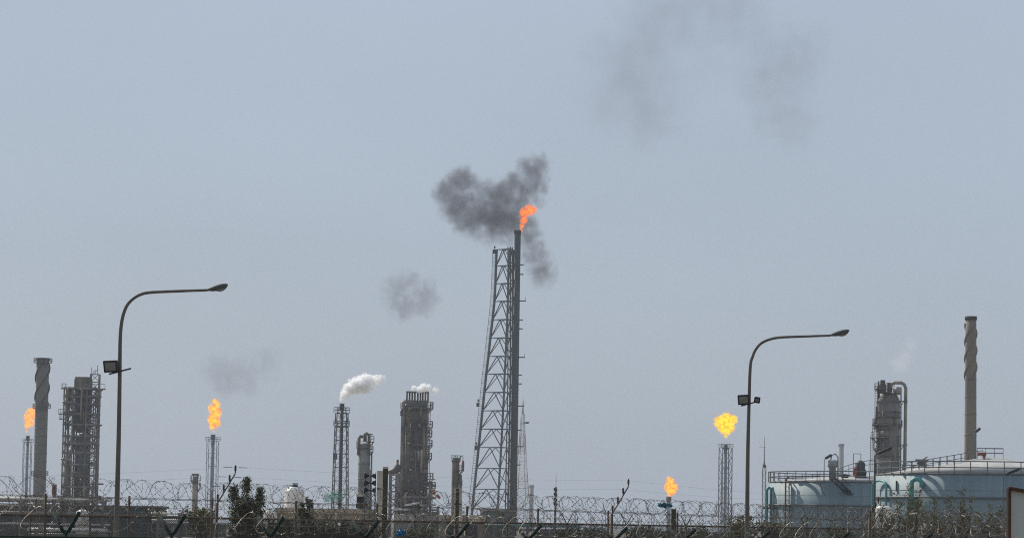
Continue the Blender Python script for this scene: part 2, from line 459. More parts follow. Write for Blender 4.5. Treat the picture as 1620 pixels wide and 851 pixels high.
# ================================================================== SMALLER FLARES
def small_flare(px, ytop, d, label, hw, deck_y=None, ntop=8, frame_y=None, thick=.55, legr=.13, grp='slender flare stacks with burning tips', matn='flare_steel', hwb=None, rails=True, rings=7):
    b, H = site(px, ytop, d); s = d / FPX
    T = thing('flare_stack', label, 'flare stack', b, grp)
    MB().tube([(0, 0, 0), (0, 0, H)], thick, 14).build('stack', matn, T)
    MB().lathe([(thick * 1.02, H - 2.2), (thick * 1.3, H - 2), (thick * 1.3, H), (thick * .9, H)], n=14).build('flare_tip', 'soot', T)
    if frame_y:
        zt = W(px, frame_y, d).z
        hw *= s; hwb = hw if hwb is None else hwb * s
        lv = [square(hwb + (hw - hwb) * k / rings, zt * k / rings, .3) for k in range(rings + 1)]
        legs = [MB() for _ in range(4)]; br = MB()
        lattice(legs, br, lv, legr, legr * .6, 'Z')
        for q in legs: q.build('leg', matn, T)
        for k in range(1, rings + 1, 2):
            br.bar(lv[k][0], lv[k][2], legr * .5); br.bar(lv[k][1], lv[k][3], legr * .5)
        br.build('bracing', matn, T)
        dk = MB(); rl = MB()
        gallery(dk, rl, thick, hw * 1.5, zt, 0, 2 * PI, 12, 1.3, rr=.09, brackets=False)
        dk.build('platform', matn, T); 
        if rails: rl.build('handrail', matn, T)
    return T
small_flare(44, 689, 1400, 'slender flare stack at far left beside the ringed chimney', 6, frame_y=699, thick=.65, legr=.13)
volume_cloud('flare_flame', [(50, 652, 8), (45, 660, 8), (53, 659, 5), (47, 668, 8), (43, 674, 5), (43, 682, 2.5)], 1400,
    'pale orange flame at the far left, above the leftmost flare stack', 'flame', glow=((1.0, .16, .02), (1.0, .50, .08), 2.9), dens=1.2, noise=.3, namp=1.9, warp=1.1, lo=.2, hi=.5, grow=1.3, group='flames on the slender flare stacks')
small_flare(337, 687, 1300, 'slender blue grey flare stack left of the leafy tree', 8, frame_y=697, thick=.75, legr=.13)
volume_cloud('flare_flame', [(340, 668, 10), (337, 662, 9), (341, 655, 9), (338, 647, 9), (343, 640, 7), (340, 634, 5), (346, 650, 6), (337, 676, 5), (337, 682, 2.5)], 1300,
    'tall ragged orange flame with yellow base above the flare stack left of the leafy tree', 'flame', glow=((1.0, .10, .005), (1.0, .62, .02), 3.2), dens=1.4, noise=.3, namp=1.9, warp=1.1, lo=.2, hi=.5, grow=1.3, group='flames on the slender flare stacks')
small_flare(1058, 785, 1400, 'short flare stack standing behind the brown fence post with the teal bag', 3, thick=.9)
volume_cloud('flare_flame', [(1061, 762, 6.5), (1059, 769, 8), (1066, 770, 7), (1062, 776, 7.5), (1059, 757, 4), (1060, 783, 3)], 1400,
    'lowest flame, small and orange, just above the razor wire', 'flame', glow=((1.0, .10, .005), (1.0, .62, .02), 3.2), dens=1.4, noise=.35, namp=1.4, warp=.7, lo=.2, hi=.5, grow=1.45, group='flames on the slender flare stacks')
T = small_flare(1148, 703, 1200, 'flare stack bundle of parallel pipes left of the right street lamp', 8, frame_y=708, thick=.6, legr=.2, rings=9)
q = MB()
for x_, y_ in ((-1.5, -.5), (1.3, .3), (.3, 1.4)): q.tube([(x_, y_, 0), (x_, y_, 30)], .22, 8)
q.build('riser_pipe', 'flare_steel', T)
volume_cloud('flare_flame', [(1139, 666, 9), (1150, 663, 10), (1159, 664, 8), (1145, 675, 10), (1154, 675, 9), (1150, 683, 6), (1148, 690, 3), (1134, 670, 5)], 1200,
    'bright round yellow flame left of the right street lamp', 'flame', glow=((1.0, .24, .0), (1.0, .88, .0), 3.1), dens=1.4, noise=.4, namp=1.5, warp=.6, lo=.2, hi=.5, grow=1.45, group='flames on the slender flare stacks')

def steam_tower():
    d = 900; s = d / FPX
    b, H = site(541, 638, d)
    T = thing('vent_tower', 'lattice vent tower with two platforms and a plume of white steam', 'vent tower', b)
    MB().tube([(0, 0, 0), (0, 0, H)], .52, 14).build('stack', 'dark_steel', T)
    MB().lathe([(.52, H - 2), (.7, H - 2), (.7, H), (.5, H)], n=14).build('stack_tip', 'soot', T)
    zt = W(541, 654, d).z; n = 9
    lv = [square((12.5 + (8.8 - 12.5) * k / n) * s, zt * k / n, .2) for k in range(n + 1)]
    legs = [MB() for _ in range(4)]; br = MB()
    lattice(legs, br, lv, .15, .075, 'X')
    for q in legs: q.build('leg', 'tower_steel', T)
    br.build('bracing', 'tower_steel', T)
    for k in range(1, n): br = MB(); [br.bar(lv[k][i], lv[k][(i + 1) % 4], .13) for i in range(4)]; br.build('ring_beam', 'tower_steel', T)
    MB().box((-9 * s, -1, W(541, 722, d).z), (1.1, 1.0, 1.8)).build('junction_box', 'tower_steel', T)
    for py in (653, 674):
        dk = MB(); rl = MB(); gallery(dk, rl, .8, 12.5 * s, W(541, py, d).z, 0, 2 * PI, 12, 1.4, rr=.1, brackets=False)
        o = dk.build('platform', 'tower_steel', T); rl.build('handrail', 'tower_steel', o)
steam_tower()
volume_cloud('steam_plume', [(541, 632, 4), (543, 627, 5), (547, 622, 7), (553, 616, 9), (560, 611, 11), (569, 608, 12), (578, 609, 11, .9), (586, 604, 9, .8), (595, 601, 8, .75), (604, 598, 6, .6), (577, 600, 9)], 900,
    'white steam plume drifting right from the lattice vent tower', 'steam', dens=9, col=(1, 1, 1), noise=.42, namp=1.9, warp=.9, lo=.15, hi=.8, okind='stuff')

# ================================================================== CHIMNEYS
def chimney(px, ytop, d, pr_top, pr_bot, label, ystrake, matn, rings, plats, grp='tall round chimneys with spiral strakes', topring=False):
    s = d / FPX
    b, H = site(px, ytop, d)
    T = thing('chimney', label, 'chimney', b, grp)
    rt_, rb_ = pr_top * s, pr_bot * s
    zs = W(px, ystrake, d).z
    rad = lambda z: rb_ + (rt_ - rb_) * (z / H) ** .8
    prof = [(rb_ * 1.35, 0), (rb_ * 1.12, H * .12)] + [(rad(H * k / 12), H * k / 12) for k in range(2, 13)]
    MB().lathe(prof, n=36).build('shaft', matn, T)
    MB().lathe([(rt_ * 1.0, H - .3), (rt_ * 1.12, H - .3), (rt_ * 1.12, H + .5), (rt_ * .85, H + .5), (rt_ * .8, H - .3)], n=36).build('rim', 'soot' if topring else matn, T)
    for k in range(3):
        sk = MB(); pts = []
        zt = H - 1.2
        turns = (zt - zs) / (rt_ * 2 * 4.6)
        n = 60
        i0 = len(sk.v)
        for j in range(n + 1):
            f = j / n; a = k * 2 * PI / 3 + f * turns * 2 * PI + .4
            z = zs + (zt - zs) * f; r0 = rad(z) * .97; r1 = rad(z) + .21 * rt_
            for rr in (r0, r1):
                for dz in (-.13, .13):
                    sk.v.append((rr * math.cos(a), rr * math.sin(a), z + dz))
        for j in range(n):
            a = i0 + j * 4
            for q in ((0, 2, 6, 4), (1, 5, 7, 3), (2, 3, 7, 6)): sk.face([a + x for x in q])
        sk.build('strake', 'dark_concrete' if matn != 'chimney_concrete' else 'chimney_concrete', T)
    for y in rings:
        z = W(px, y, d).z
        rg = MB(); rg.lathe([(rad(z) * .98, z - .12), (rad(z) * 1.035, z - .12), (rad(z) * 1.035, z + .12), (rad(z) * .98, z + .12)], n=36)
        rg.build('band', 'plant_steel', T)
    for y, w_ in plats:
        z = W(px, y, d).z
        dk = MB(); rl = MB()
        gallery(dk, rl, rad(z) * .98, w_ * s, z, 0, 2 * PI, 24, 1.15, rr=.08, brackets=False)
        o = dk.build('platform', 'plant_steel', T); rl.build('handrail', 'plant_steel', o)
    return T
chimney(68, 569, 900, 10, 10, 'tall grey chimney at left with a ring platform at its top', 640, 'chimney_grey', (663, 678, 690, 703, 716, 730), ((574, 14.5), (646, 14), (752, 13)), topring=True)
chimney(1536, 504, 700, 8.6, 10.5, 'tall tan chimney with spiral strakes behind the pale storage tank at right', 600, 'chimney_concrete', (600, 628, 655, 688), (), topring=True)
def plain_stack(name, px, ytop, d, pr, label, matn, cat='chimney'):
    b, H = site(px, ytop, d); s = d / FPX
    T = thing(name, label, cat, b)
    MB().lathe([(pr * s * 1.15, 0), (pr * s, H * .3), (pr * s * .92, H)], n=20).build('shaft', matn, T)
    MB().lathe([(pr * s * .95, H - 2), (pr * s * 1.15, H - 2), (pr * s * 1.15, H + .2), (pr * s * .8, H + .2)], n=20).build('rim', matn, T)
plain_stack('chimney', 841, 767, 2900, 3.6, 'distant hazy blue chimney right of the red and white mast', 'chimney_grey')
plain_stack('chimney', 1331, 702, 2900, 4.2, 'distant hazy chimney rising behind the left storage tank roof', 'chimney_grey')
plain_stack('chimney', 86, 767, 700, 3.4, 'short brick red stub chimney between the big chimney and the framed tower', 'brick')

# ================================================================== FRAMED TOWER (left)
def framed_tower():
    d = 850; s = d / FPX
    b, H = site(129, 615, d)
    T = thing('process_tower', 'open steel framed refinery tower full of vessels at left', 'refinery tower', b)
    Z = lambda py: W(129, py, d).z
    X = lambda px, py: W(px, py, d).x - b.x
    ylev = [787, 770, 752, 735, 716, 702, 690, 672, 655, 640, 628, 615]
    lv = []
    hw = 4.3
    xl, xr = X(103, 700), X(153, 700)
    rows = [0] + [Z(y) for y in ylev]
    cols = [xl, xl + (xr - xl) * .28, xl + (xr - xl) * .70, xr]
    yy = [-4.2, 0, 4.2]
    for x in cols:
        for y in yy:
            MB().box((x, y, rows[-1] / 2), (.36, .36, rows[-1])).build('leg', 'plant_steel', T)
    for i, z in enumerate(rows[1:]):
        fl = MB()
        for y in yy: fl.box(((xl + xr) / 2, y, z), (xr - xl + .5, .3, .42))
        for x in cols: fl.box((x, 0, z + .002), (.3, 8.0, .4))
        if i % 2 == 1 or i > 6: fl.box(((xl + xr) / 2, 0, z + .25), (xr - xl, 8.2, .08))
        fl.build('floor_beam', 'plant_steel', T)
    br = MB()
    for i in range(len(rows) - 1):
        z0, z1 = rows[i], rows[i + 1]
        for y in (-4.2, 4.2):
            for a, c in ((0, 1), (2, 3)):
                if rnd.random() < .75:
                    br.bar((cols[a], y, z0), (cols[c], y, z1), .1); br.bar((cols[c], y, z0), (cols[a], y, z1), .1)
            if rnd.random() < .6:
                m = (cols[1] + cols[2]) / 2
                br.bar((cols[1], y, z0), (m, y, z1), .1); br.bar((cols[2], y, z0), (m, y, z1), .1)
        br.bar((xl, -4.2, z0), (xl, 4.2, z1), .1); br.bar((xr, 4.2, z0), (xr, -4.2, z1), .1)
    br.build('bracing', 'plant_steel', T)
    v = MB(); zt = Z(690)
    v.lathe([(2.1, 0), (2.1, zt - 1), (1.6, zt - .3), (.6, zt)], (X(131, 740), -1.2, 0), 28); v.build('vessel', 'vessel_dark', T)
    v = MB(); v.lathe([(1.9, Z(684)), (2.2, Z(680)), (2.2, Z(608)), (1.4, Z(604))], (X(132, 650), .4, 0), 28); v.build('vessel', 'vessel_dark', T)
    v = MB(); v.lathe([(1.0, 0), (1.0, Z(725) - .6), (.4, Z(725))], (X(109, 740), -2.5, 0), 20); v.build('vessel', 'vessel_light', T)
    v = MB(); v.tube([(X(107, 700), -1.5, Z(706)), (X(113, 700), -1.5, Z(700)), (X(118, 700), -1.5, Z(690))], .6, 12); v.build('duct', 'vessel_light', T)
    v = MB(); v.tube([(X(107, 700), 1.5, 5), (X(107, 700), 1.5, Z(725)), (X(114, 700), 1, Z(712)), (X(119, 700), .5, Z(700))], .5, 12); v.build('duct', 'vessel_light', T)
    MB().box((X(132, 605), 0, Z(607)), (25 * s, 5, 14 * s)).box((X(132, 605), 0, Z(598)), (23 * s, 4.4, .5)).build('roof_house', 'vessel_clad', T)
    # stair tower at the right
    lv = [square(1.15, Z(790) + (Z(592) - Z(790)) * k / 16 if k else 0, 0, (X(150, 650), -1)) for k in range(17)]
    legs = [MB() for _ in range(4)]; b2 = MB(); lattice(legs, b2, lv, .16, .1, 'Z')
    q = MB()
    for l_ in legs: q.v  # legs each a mesh
    for l_ in legs: l_.build('stair_leg', 'plant_steel', T)
    b2.build('stair_flight', 'plant_steel', T)
    an = MB()
    for x_, h in ((145, 7), (148, 4), (151, 5), (155, 9)):
        an.bar((X(x_, 592), -1, Z(592)), (X(x_, 592), -1, Z(592) + h * s * 1.6), .1)
    an.tube([(X(150, 585), -1, Z(590)), (X(152, 585), -1, Z(588)), (X(156, 585), -1, Z(583))], .08, 4)
    an.build('vent_pipe', 'plant_steel', T)
    for k, (x0, x1, y) in enumerate(((138, 170, 616), (150, 164, 628), (148, 160, 640), (97, 108, 656), (98, 106, 664), (101, 110, 616), (152, 160, 702))):
        dk = MB()
        xa, xb = X(x0, y), X(x1, y)
        dk.box(((xa + xb) / 2, -4.6, Z(y)), (xb - xa, 1.5, .3))
        for t_ in range(5):
            xx = xa + (xb - xa) * t_ / 4; dk.bar((xx, -5.3, Z(y)), (xx, -5.3, Z(y) + 1.3), .07)
        dk.bar((xa, -5.3, Z(y) + 1.3), (xb, -5.3, Z(y) + 1.3), .08)
        dk.build('platform', 'plant_steel', T)
    r2 = random.Random(3)
    for i in range(46):
        x = r2.uniform(xl, xr); y = r2.choice((-4.6, -3.3, 2, 4.5)); z = r2.uniform(3, Z(625)); h = r2.uniform(3, 14)
        p = MB()
        if r2.random() < .6:
            p.tube([(x, y, z), (x, y, min(z + h, Z(618))), (x + r2.uniform(-1.4, 1.4), y, min(z + h, Z(618)) + .5)], r2.uniform(.1, .28), 6)
        else:
            p.tube([(x - 1.4, y, z), (x + r2.uniform(.5, 2), y, z)], r2.uniform(.12, .45), 6)
        p.build('pipe', r2.choice(('vessel_clad', 'vessel_light', 'plant_steel', 'vessel_dark')), T)
framed_tower()

# ================================================================== COLUMNS
def deck_on(T, cx_, cy_, z, r0, r1, a0, a1, m='plant_steel', h=1.2, n=10, rr=.07):
    dk = MB(); rl = MB()
    gallery(dk, rl, r0, r1, z, a0, a1, n, h, (cx_, cy_), rr)
    o = dk.build('platform', m, T); rl.build('handrail', m, o)

def big_column():
    d = 800; s = d / FPX
    b, H = site(655, 650, d)
    T = thing('distillation_column', 'broad brown distillation column crowned by a row of short vertical pipes', 'column', b, 'tall process columns')
    Z = lambda py: W(655, py, d).z
    X = lambda px, py: W(px, py, d).x - b.x
    r = 19.5 * s; cxv = X(657, 700)
    zt = Z(640)
    MB().lathe([(r * 1.12, 0), (r * 1.1, Z(790)), (r * 1.0, Z(770)), (r, zt - .8), (r * .85, zt), (r * .4, zt + .6), (0, zt + .8)], (cxv, 0, 0), 40).build('shell', 'vessel_brown', T)
    rg = MB()
    for y in (645, 662, 676, 690, 706, 718, 735, 748, 760, 775):
        z = Z(y); rg.lathe([(r * .99, z - .15), (r * 1.03, z - .15), (r * 1.03, z + .15), (r * .99, z + .15)], (cxv, 0, 0), 40)
    rg.build('stiffener_ring', 'plant_steel', T)
    for k, xp in enumerate((644, 648, 652, 656.5, 661, 665, 669, 673, 677)):
        z0 = Z(636); z1 = Z(620)
        MB().tube([(X(xp, 628), -1 + (k % 3), z0), (X(xp, 628), -1 + (k % 3), z1)], .24, 8).build('vent_pipe', 'vessel_clad', T)
    hp = MB(); hp.box((X(660.5, 620), 0, Z(620)), (36 * s, 3.4, .3)); hp.build('header_beam', 'plant_steel', T)
    hp = MB(); hp.box((X(652, 638), -1, Z(637)), (17 * s, 4, 7 * s)); hp.box((X(670, 638), -1, Z(637)), (14 * s, 4, 7 * s)); hp.build('header_box', 'vessel_dark', T)
    deck_on(T, cxv, 0, Z(646), r * .6, r * 1.25, -PI, 0, n=16)
    MB().tube([(X(636, 780), -1.5, 0), (X(636, 780), -1.5, Z(645)), (X(637.5, 640), -1.2, Z(638)), (X(642, 640), -1, Z(635))], 3.6 * s, 14).build('downcomer', 'vessel_light', T)  # lighter tone than the shell stands in for sun on this pipe
    MB().tube([(X(669, 780), -3.4, Z(805)), (X(669, 780), -3.4, Z(676))], 2.6 * s, 12).build('riser_pipe', 'vessel_clad', T)
    MB().tube([(X(628, 720), 0, 4), (X(628, 750), 0, Z(727))], 2.6 * s, 12).build('side_pipe', 'vessel_clad', T)
    for y, w_ in ((646, 1.4), (676, 1.38), (690, 1.35), (706, 1.38), (726, 1.35), (758, 1.5), (772, 1.7)):
        deck_on(T, cxv, 0, Z(y), r * .98, r * w_, -.8, .6, rr=.1, h=1.5)
    for y in (684, 700, 742, 772): deck_on(T, cxv, 0, Z(y), r * .98, r * 1.22, -2.5, -1.5)
    for y in (668, 730): deck_on(T, cxv, 0, Z(y), r * .98, r * 1.18, -1.7, -.5)
    ld = MB()
    for xx in (X(680.2, 700), X(677.5, 700)): ld.bar((xx, -1.4, Z(800)), (xx, -1.4, Z(640)), .09)
    for j in range(50): ld.box(((X(680.2, 700) + X(677.5, 700)) / 2, -1.4, Z(800) + (Z(640) - Z(800)) * j / 50), (.5, .1, .12))
    ld.build('ladder', 'plant_steel', T)
    # lower steel frame and its clutter
    fr = MB()
    x0, x1 = X(617, 800), X(693, 800)
    for i in range(7):
        x = x0 + (x1 - x0) * i / 6
        zt2 = Z((752, 748, 778, 786, 790, 760, 800)[i]); fr.box((x, -5, zt2 / 2), (.45, .45, zt2))
        fr.box((x, 5, zt2 / 2), (.45, .45, zt2))
    fr.build('frame_post', 'plant_steel', T)
    fb = MB()
    for y, a, c in ((806, 617, 693), (798, 640, 690), (786, 640, 690), (752, 617, 633), (768, 617, 636), (790, 615, 640), (778, 617, 636), (825, 617, 693)):
        fb.box(((X(a, y) + X(c, y)) / 2, -5.3, Z(y)), ((c - a) * s, .35, .4))
    for a, c in ((617, 634),):
        for k in range(4): 
            y0 = 752 + k * 13; fb.bar((X(a, y0), -5.2, Z(y0)), (X(c, y0), -5.2, Z(y0 + 13)), .12); fb.bar((X(c, y0), -5.2, Z(y0)), (X(a, y0), -5.2, Z(y0 + 13)), .12)
    fb.build('frame_beam', 'plant_steel', T)
    MB().tube([(X(620, 806), -6, Z(806)), (X(650, 806), -6, Z(806))], .28, 10).build('lit_pipe', 'white_paint', T)
    MB().tube([(X(640, 799), -6, Z(800)), (X(665, 795), -6, Z(795))], .28, 10).build('lit_pipe', 'white_paint', T)
    MB().box((X(642, 830), -7, Z(838)), (34 * s, 4, 50 * s)).build('pump_house', 'vessel_light', T)
    MB().box((X(674, 830), -7, Z(835)), (34 * s, 4, 52 * s)).build('pump_house', 'vessel_dark', T)
    MB().tube([(X(612, 748), -1, Z(748)), (X(622, 746), -1, Z(746)), (X(634, 738), -1, Z(738))], [.45, .75, 1.3], 12).build('duct', 'vessel_brown', T)
    r2 = random.Random(5)
    for i in range(60):
        x = r2.uniform(X(634, 700), X(682, 700)); z = r2.uniform(Z(830), Z(700)) if i > 18 else r2.uniform(Z(740), Z(650))
        h = min(r2.uniform(2, 9), Z(648) - z); y = -r * 1.1 - r2.uniform(0, 2)
        p = MB()
        if r2.random() < .55: p.tube([(x, y, z), (x, y, z + h), (x + r2.uniform(-.8, .8), y + .6, z + h + .3)], r2.uniform(.1, .3), 6)
        elif r2.random() < .5: p.tube([(x - 1.5, y, z), (x + r2.uniform(.5, 2.5), y, z + r2.uniform(-.2, .2))], r2.uniform(.1, .35), 6)
        else: p.box((x, y, z), (r2.uniform(.4, 1.5), .8, r2.uniform(.4, 1.4)))
        p.build('pipe', r2.choice(('vessel_clad', 'vessel_light', 'vessel_brown', 'vessel_dark', 'vessel_dark', 'vessel_brown')), T)
big_column()
volume_cloud('steam_plume', [(664, 616, 5), (670, 613, 6), (677, 613, 5), (655, 614, 4), (688, 618, 6, .5)], 795,
    'small white steam puff on top of the broad brown column', 'steam', dens=5, col=(1, 1, 1), noise=.4, namp=1.4, warp=.7, lo=.12, hi=.75, okind='stuff')
volume_cloud('steam_plume', [(1424, 578, 14), (1432, 565, 13), (1418, 572, 10), (1440, 545, 12, .8)], 600,
    'barely visible steam wisp above the domed column at right', 'steam', dens=.2, col=(.98, .98, .99), noise=.35, namp=.9, warp=.5, lo=.08, hi=.8, okind='stuff')

def mid_column():
    d = 700; s = d / FPX
    b, H = site(576, 700, d)
    T = thing('process_column', 'plain grey round column with a piped head behind the horn speakers', 'column', b, 'tall process columns')
    Z = lambda py: W(576, py, d).z; X = lambda px, py: W(px, py, d).x - b.x
    r = 9.3 * s; c = X(576, 740)
    MB().lathe([(r * 1.1, 0), (r, 4), (r, H - 1), (r * .8, H - .3), (0, H)], (c, 0, 0), 28).build('shell', 'vessel_grey', T)
    MB().tube([(X(568, 700), -.6, Z(720)), (X(568, 700), -.6, Z(694)), (X(570, 690), -.6, Z(690)), (X(574, 690), -.4, Z(691))], .38, 12).build('head_pipe', 'vessel_clad', T)
    MB().tube([(X(577, 700), 0, Z(698)), (X(577, 690), 0, Z(687)), (X(580, 686), 0, Z(685)), (X(584, 690), 0, Z(688)), (X(584, 690), 0, Z(710))], .34, 12).build('head_pipe', 'vessel_clad', T)
    MB().bar((X(580, 700), -1, Z(700)), (X(580, 680), -1, Z(686)), .15).bar((X(576, 680), -1, Z(686)), (X(590, 680), -1, Z(687)), .2).build('davit', 'plant_steel', T)
    deck_on(T, c, 0, Z(699), r, r * 1.6, -1.2, .9, rr=.05); deck_on(T, c, 0, Z(708), r, r * 1.4, -PI, .4)
    deck_on(T, c, 0, Z(715), r, r * 1.5, -.9, .9); 
    for y in (712, 733, 757): MB().lathe([(r * .99, Z(y) - .12), (r * 1.04, Z(y) - .12), (r * 1.04, Z(y) + .12), (r * .99, Z(y) + .12)], (c, 0, 0), 28).build('stiffener_ring', 'plant_steel', T)
    MB().tube([(X(588, 750), -.4, 0), (X(587.5, 750), -.4, Z(715))], .18, 6).build('ladder', 'plant_steel', T)
mid_column()

def slim_column(px, ytop, ybase, d, pr, label, wide=None, matn='vessel_clad'):
    s = d / FPX; b, H = site(px, ytop, d)
    T = thing('process_column', label, 'column', b, 'tall process columns')
    Z = lambda py: W(px, py, d).z
    r = pr * s
    MB().lathe([(r * 1.2, 0), (r, 3), (r, H), (r * .7, H + .5), (0, H + .7)], n=24).build('shell', matn, T)
    return T, Z, r, s
T, Z, r, s = slim_column(721, 728, 812, 650, 6.0, 'narrow column with side platforms and a red wind sock left of the derrick')
for y, a0, a1, w_ in ((729, 0, 2 * PI, 1.25), (744, -1.0, .8, 2.2), (768, -1.0, .8, 1.8)): deck_on(T, 0, 0, Z(y), r * .95, r * w_, a0, a1, h=1.0)
MB().tube([(r * .9, -.4, Z(729)), (r * 1.1, -.4, Z(722)), (r * 1.9, -.4, Z(720))], .12, 6).tube([(-r * .6, -.4, Z(729)), (-r * .5, -.4, Z(722)), (r * .1, -.4, Z(721))], .1, 6).build('davit', 'teal_paint', T)
MB().lathe([(.2, 0), (.26, .5), (.24, 1.0), (.16, 1.3)], (r * 1.95, -.6, Z(738)), 12).build('wind_sock', 'red_paint', T)
MB().bar((r * 1.9, -.6, Z(744)), (r * 1.9, -.6, Z(722)), .1).build('sock_pole', 'plant_steel', T)
MB().tube([(r * 1.3, -.4, 0), (r * 1.3, -.4, Z(750))], .35, 8).build('side_pipe', 'vessel_clad', T)
T, Z, r, s = slim_column(309, 758, 800, 700, 4.6, 'short grey column with a square cap left of the insulator arm', matn='vessel_light')
deck_on(T, 0, 0, Z(760), r * .9, r * 1.8, 0, 2 * PI, h=1.0); deck_on(T, 0, 0, Z(773), r * .9, r * 1.8, -.6, .8)
MB().box((0, 0, Z(750)), (r * 2.3, r * 2, .35)).bar((-r * .6, 0, Z(758)), (-r * .6, 0, Z(750)), .2).bar((r * .7, 0, Z(758)), (r * .7, 0, Z(750)), .3).build('cap', 'plant_steel', T)

def domed_column():
    d = 600; s = d / FPX
    b, H = site(1405, 622, d)
    T = thing('distillation_column', 'stout domed grey column with a side pipe loop behind the storage tanks', 'column', b, 'tall process columns')
    Z = lambda py: W(1405, py, d).z; X = lambda px, py: W(px, py, d).x - b.x
    r = 18.5 * s; c = X(1405, 690)
    zt = Z(637)
    MB().lathe([(r * 1.05, 0), (r, 3), (r, zt), (r * .95, zt + .7), (r * .8, zt + 1.3), (r * .55, zt + 1.8), (r * .25, zt + 2.05), (0, zt + 2.1)], (c, 0, 0), 40).build('shell', 'vessel_grey', T)
    rg = MB()
    for y in (636, 652, 660, 671, 690, 705, 722): rg.lathe([(r * .99, Z(y) - .1), (r * 1.03, Z(y) - .1), (r * 1.03, Z(y) + .1), (r * .99, Z(y) + .1)], (c, 0, 0), 40)
    rg.build('stiffener_ring', 'plant_steel', T)
    MB().tube([(X(1408, 640), 0, Z(628)), (X(1408, 620), 0, Z(612)), (X(1411, 610), 0, Z(607)), (X(1416, 605), 0, Z(605)), (X(1426, 605), 0, Z(605)), (X(1431, 608), 0, Z(608)), (X(1433, 614), 0, Z(614)), (X(1431.5, 700), 0, Z(745)), (X(1430, 800), 0, 0)], 2.7 * s, 14).build('overhead_pipe', 'vessel_light', T)
    MB().tube([(X(1425, 620), -.4, Z(612)), (X(1425, 640), -.4, Z(640)), (X(1425, 640), -.4, Z(740))], 1.0 * s, 10).build('side_pipe', 'plant_steel', T)
    MB().tube([(X(1389, 620), -.5, Z(634)), (X(1389, 620), -.5, Z(603))], 1.6 * s, 10).build('vent_pipe', 'vessel_dark', T)
    MB().box((X(1396, 615), -.4, Z(616)), (10 * s, 1.8, 16 * s)).box((X(1396, 607), -.4, Z(605)), (7 * s, 1.2, 7 * s)).build('valve_bank', 'vessel_dark', T)
    MB().box((X(1408, 615), .8, Z(612)), (7 * s, 1.8, 14 * s)).build('valve_bank', 'vessel_dark', T)
    MB().lathe([(0, 0), (.6, .1), (.8, .8), (.6, 1.5), (0, 1.6)], (X(1419, 620), -1, Z(625)), 14).build('drum', 'vessel_light', T)
    deck_on(T, c, 0, Z(622), r * .3, r * .95, PI * .7, PI * 1.6, h=1.1, n=12, rr=.05)
    for y, a0, a1, w_ in ((616, PI * .8, PI * 1.6, 1.2), (672, PI * .8, PI * 1.5, 1.35), (678, PI * .9, PI * 1.5, 1.25), (693, PI * .8, PI * 1.5, 1.45), (710, PI * .8, PI * 1.5, 1.3), (674, -.6, .3, 1.2), (660, PI * 1.1, PI * 1.7, 1.15), (722, PI, PI * 1.6, 1.15)):
        deck_on(T, c, 0, Z(y), r * .98, r * w_, a0, a1, h=1.0, rr=.05)
    for y0, y1, xp in ((745, 690, 1378), (700, 668, 1381), (680, 610, 1385)):
        ld = MB()
        for dx in (-.25, .25): ld.bar((X(xp, y0) + dx, -1, Z(y0)), (X(xp, y0) + dx, -1, Z(y1)), .06)
        for j in range(int((y0 - y1) / 2.5)): ld.box((X(xp, y0), -1, Z(y0) + j * .3), (.5, .08, .06))
        ld.build('ladder', 'plant_steel', T)
    for y in (634, 703): MB().bar((X(1423, y), 0, Z(y)), (X(1436, y), 0, Z(y)), .12).bar((X(1424, y), 0, Z(y + 10)), (X(1430, y), 0, Z(y)), .1).build('pipe_support', 'plant_steel', T)
    for xp, y in ((1393, 626), (1394, 684)):
        MB().lathe([(0, -.36), (.25, -.28), (.36, 0), (.25, .28), (0, .36)], (X(xp, y), -r * .93, Z(y)), 14).build('manway_cover', 'white_paint', T)
    r2 = random.Random(9)
    for i in range(20):
        a = r2.uniform(PI * 1.0, PI * 1.9); z = r2.uniform(Z(740), Z(650)); q = r * 1.07; h = r2.uniform(1, 5)
        x, y = c + q * math.cos(a), q * math.sin(a)
        MB().tube([(x, y, z), (x, y, z + h)], r2.uniform(.05, .14), 6).build('pipe', r2.choice(('vessel_light', 'vessel_dark', 'plant_steel')), T)
domed_column()

# ================================================================== MASTS
def rw_mast():
    d = 1200; s = d / FPX
    b, H = site(827, 655, d)
    T = thing('radio_mast', 'red and white lattice mast just right of the derrick', 'mast', b)
    n = 18
    hw = lambda f: (11.5 * (1 - f) ** 1.25 + 2.2) * s
    lv = [square(hw(k / n), H * k / n, .3) for k in range(n + 1)]
    for seg in range(6):
        legs = [MB()]; br = MB()
        lattice(legs, br, lv[seg * 3:seg * 3 + 4], .12, .055, 'X')
        br.v  # one band of the mast
        k0 = len(br.v)
        o = legs[0].build('mast_section', 'faded_red' if seg % 2 == 0 else 'mast_white', T)
        br.build('bracing', 'faded_red' if seg % 2 == 0 else 'mast_white', o)
    top = W(828, 628, d).z
    MB().tube([(0, 0, H), (0, 0, H + 3), (0, 0, top)], [.5, .3, .12], 8).build('antenna', 'mast_white', T)
    MB().lathe([(0, -.3), (.7, -.1), (.9, .4)], (7 * s, -1, W(834, 669, d).z), 12).bar((0, 0, W(834, 669, d).z), (7 * s, -1, W(834, 669, d).z), .12).build('dish', 'dark_steel', T)
rw_mast()
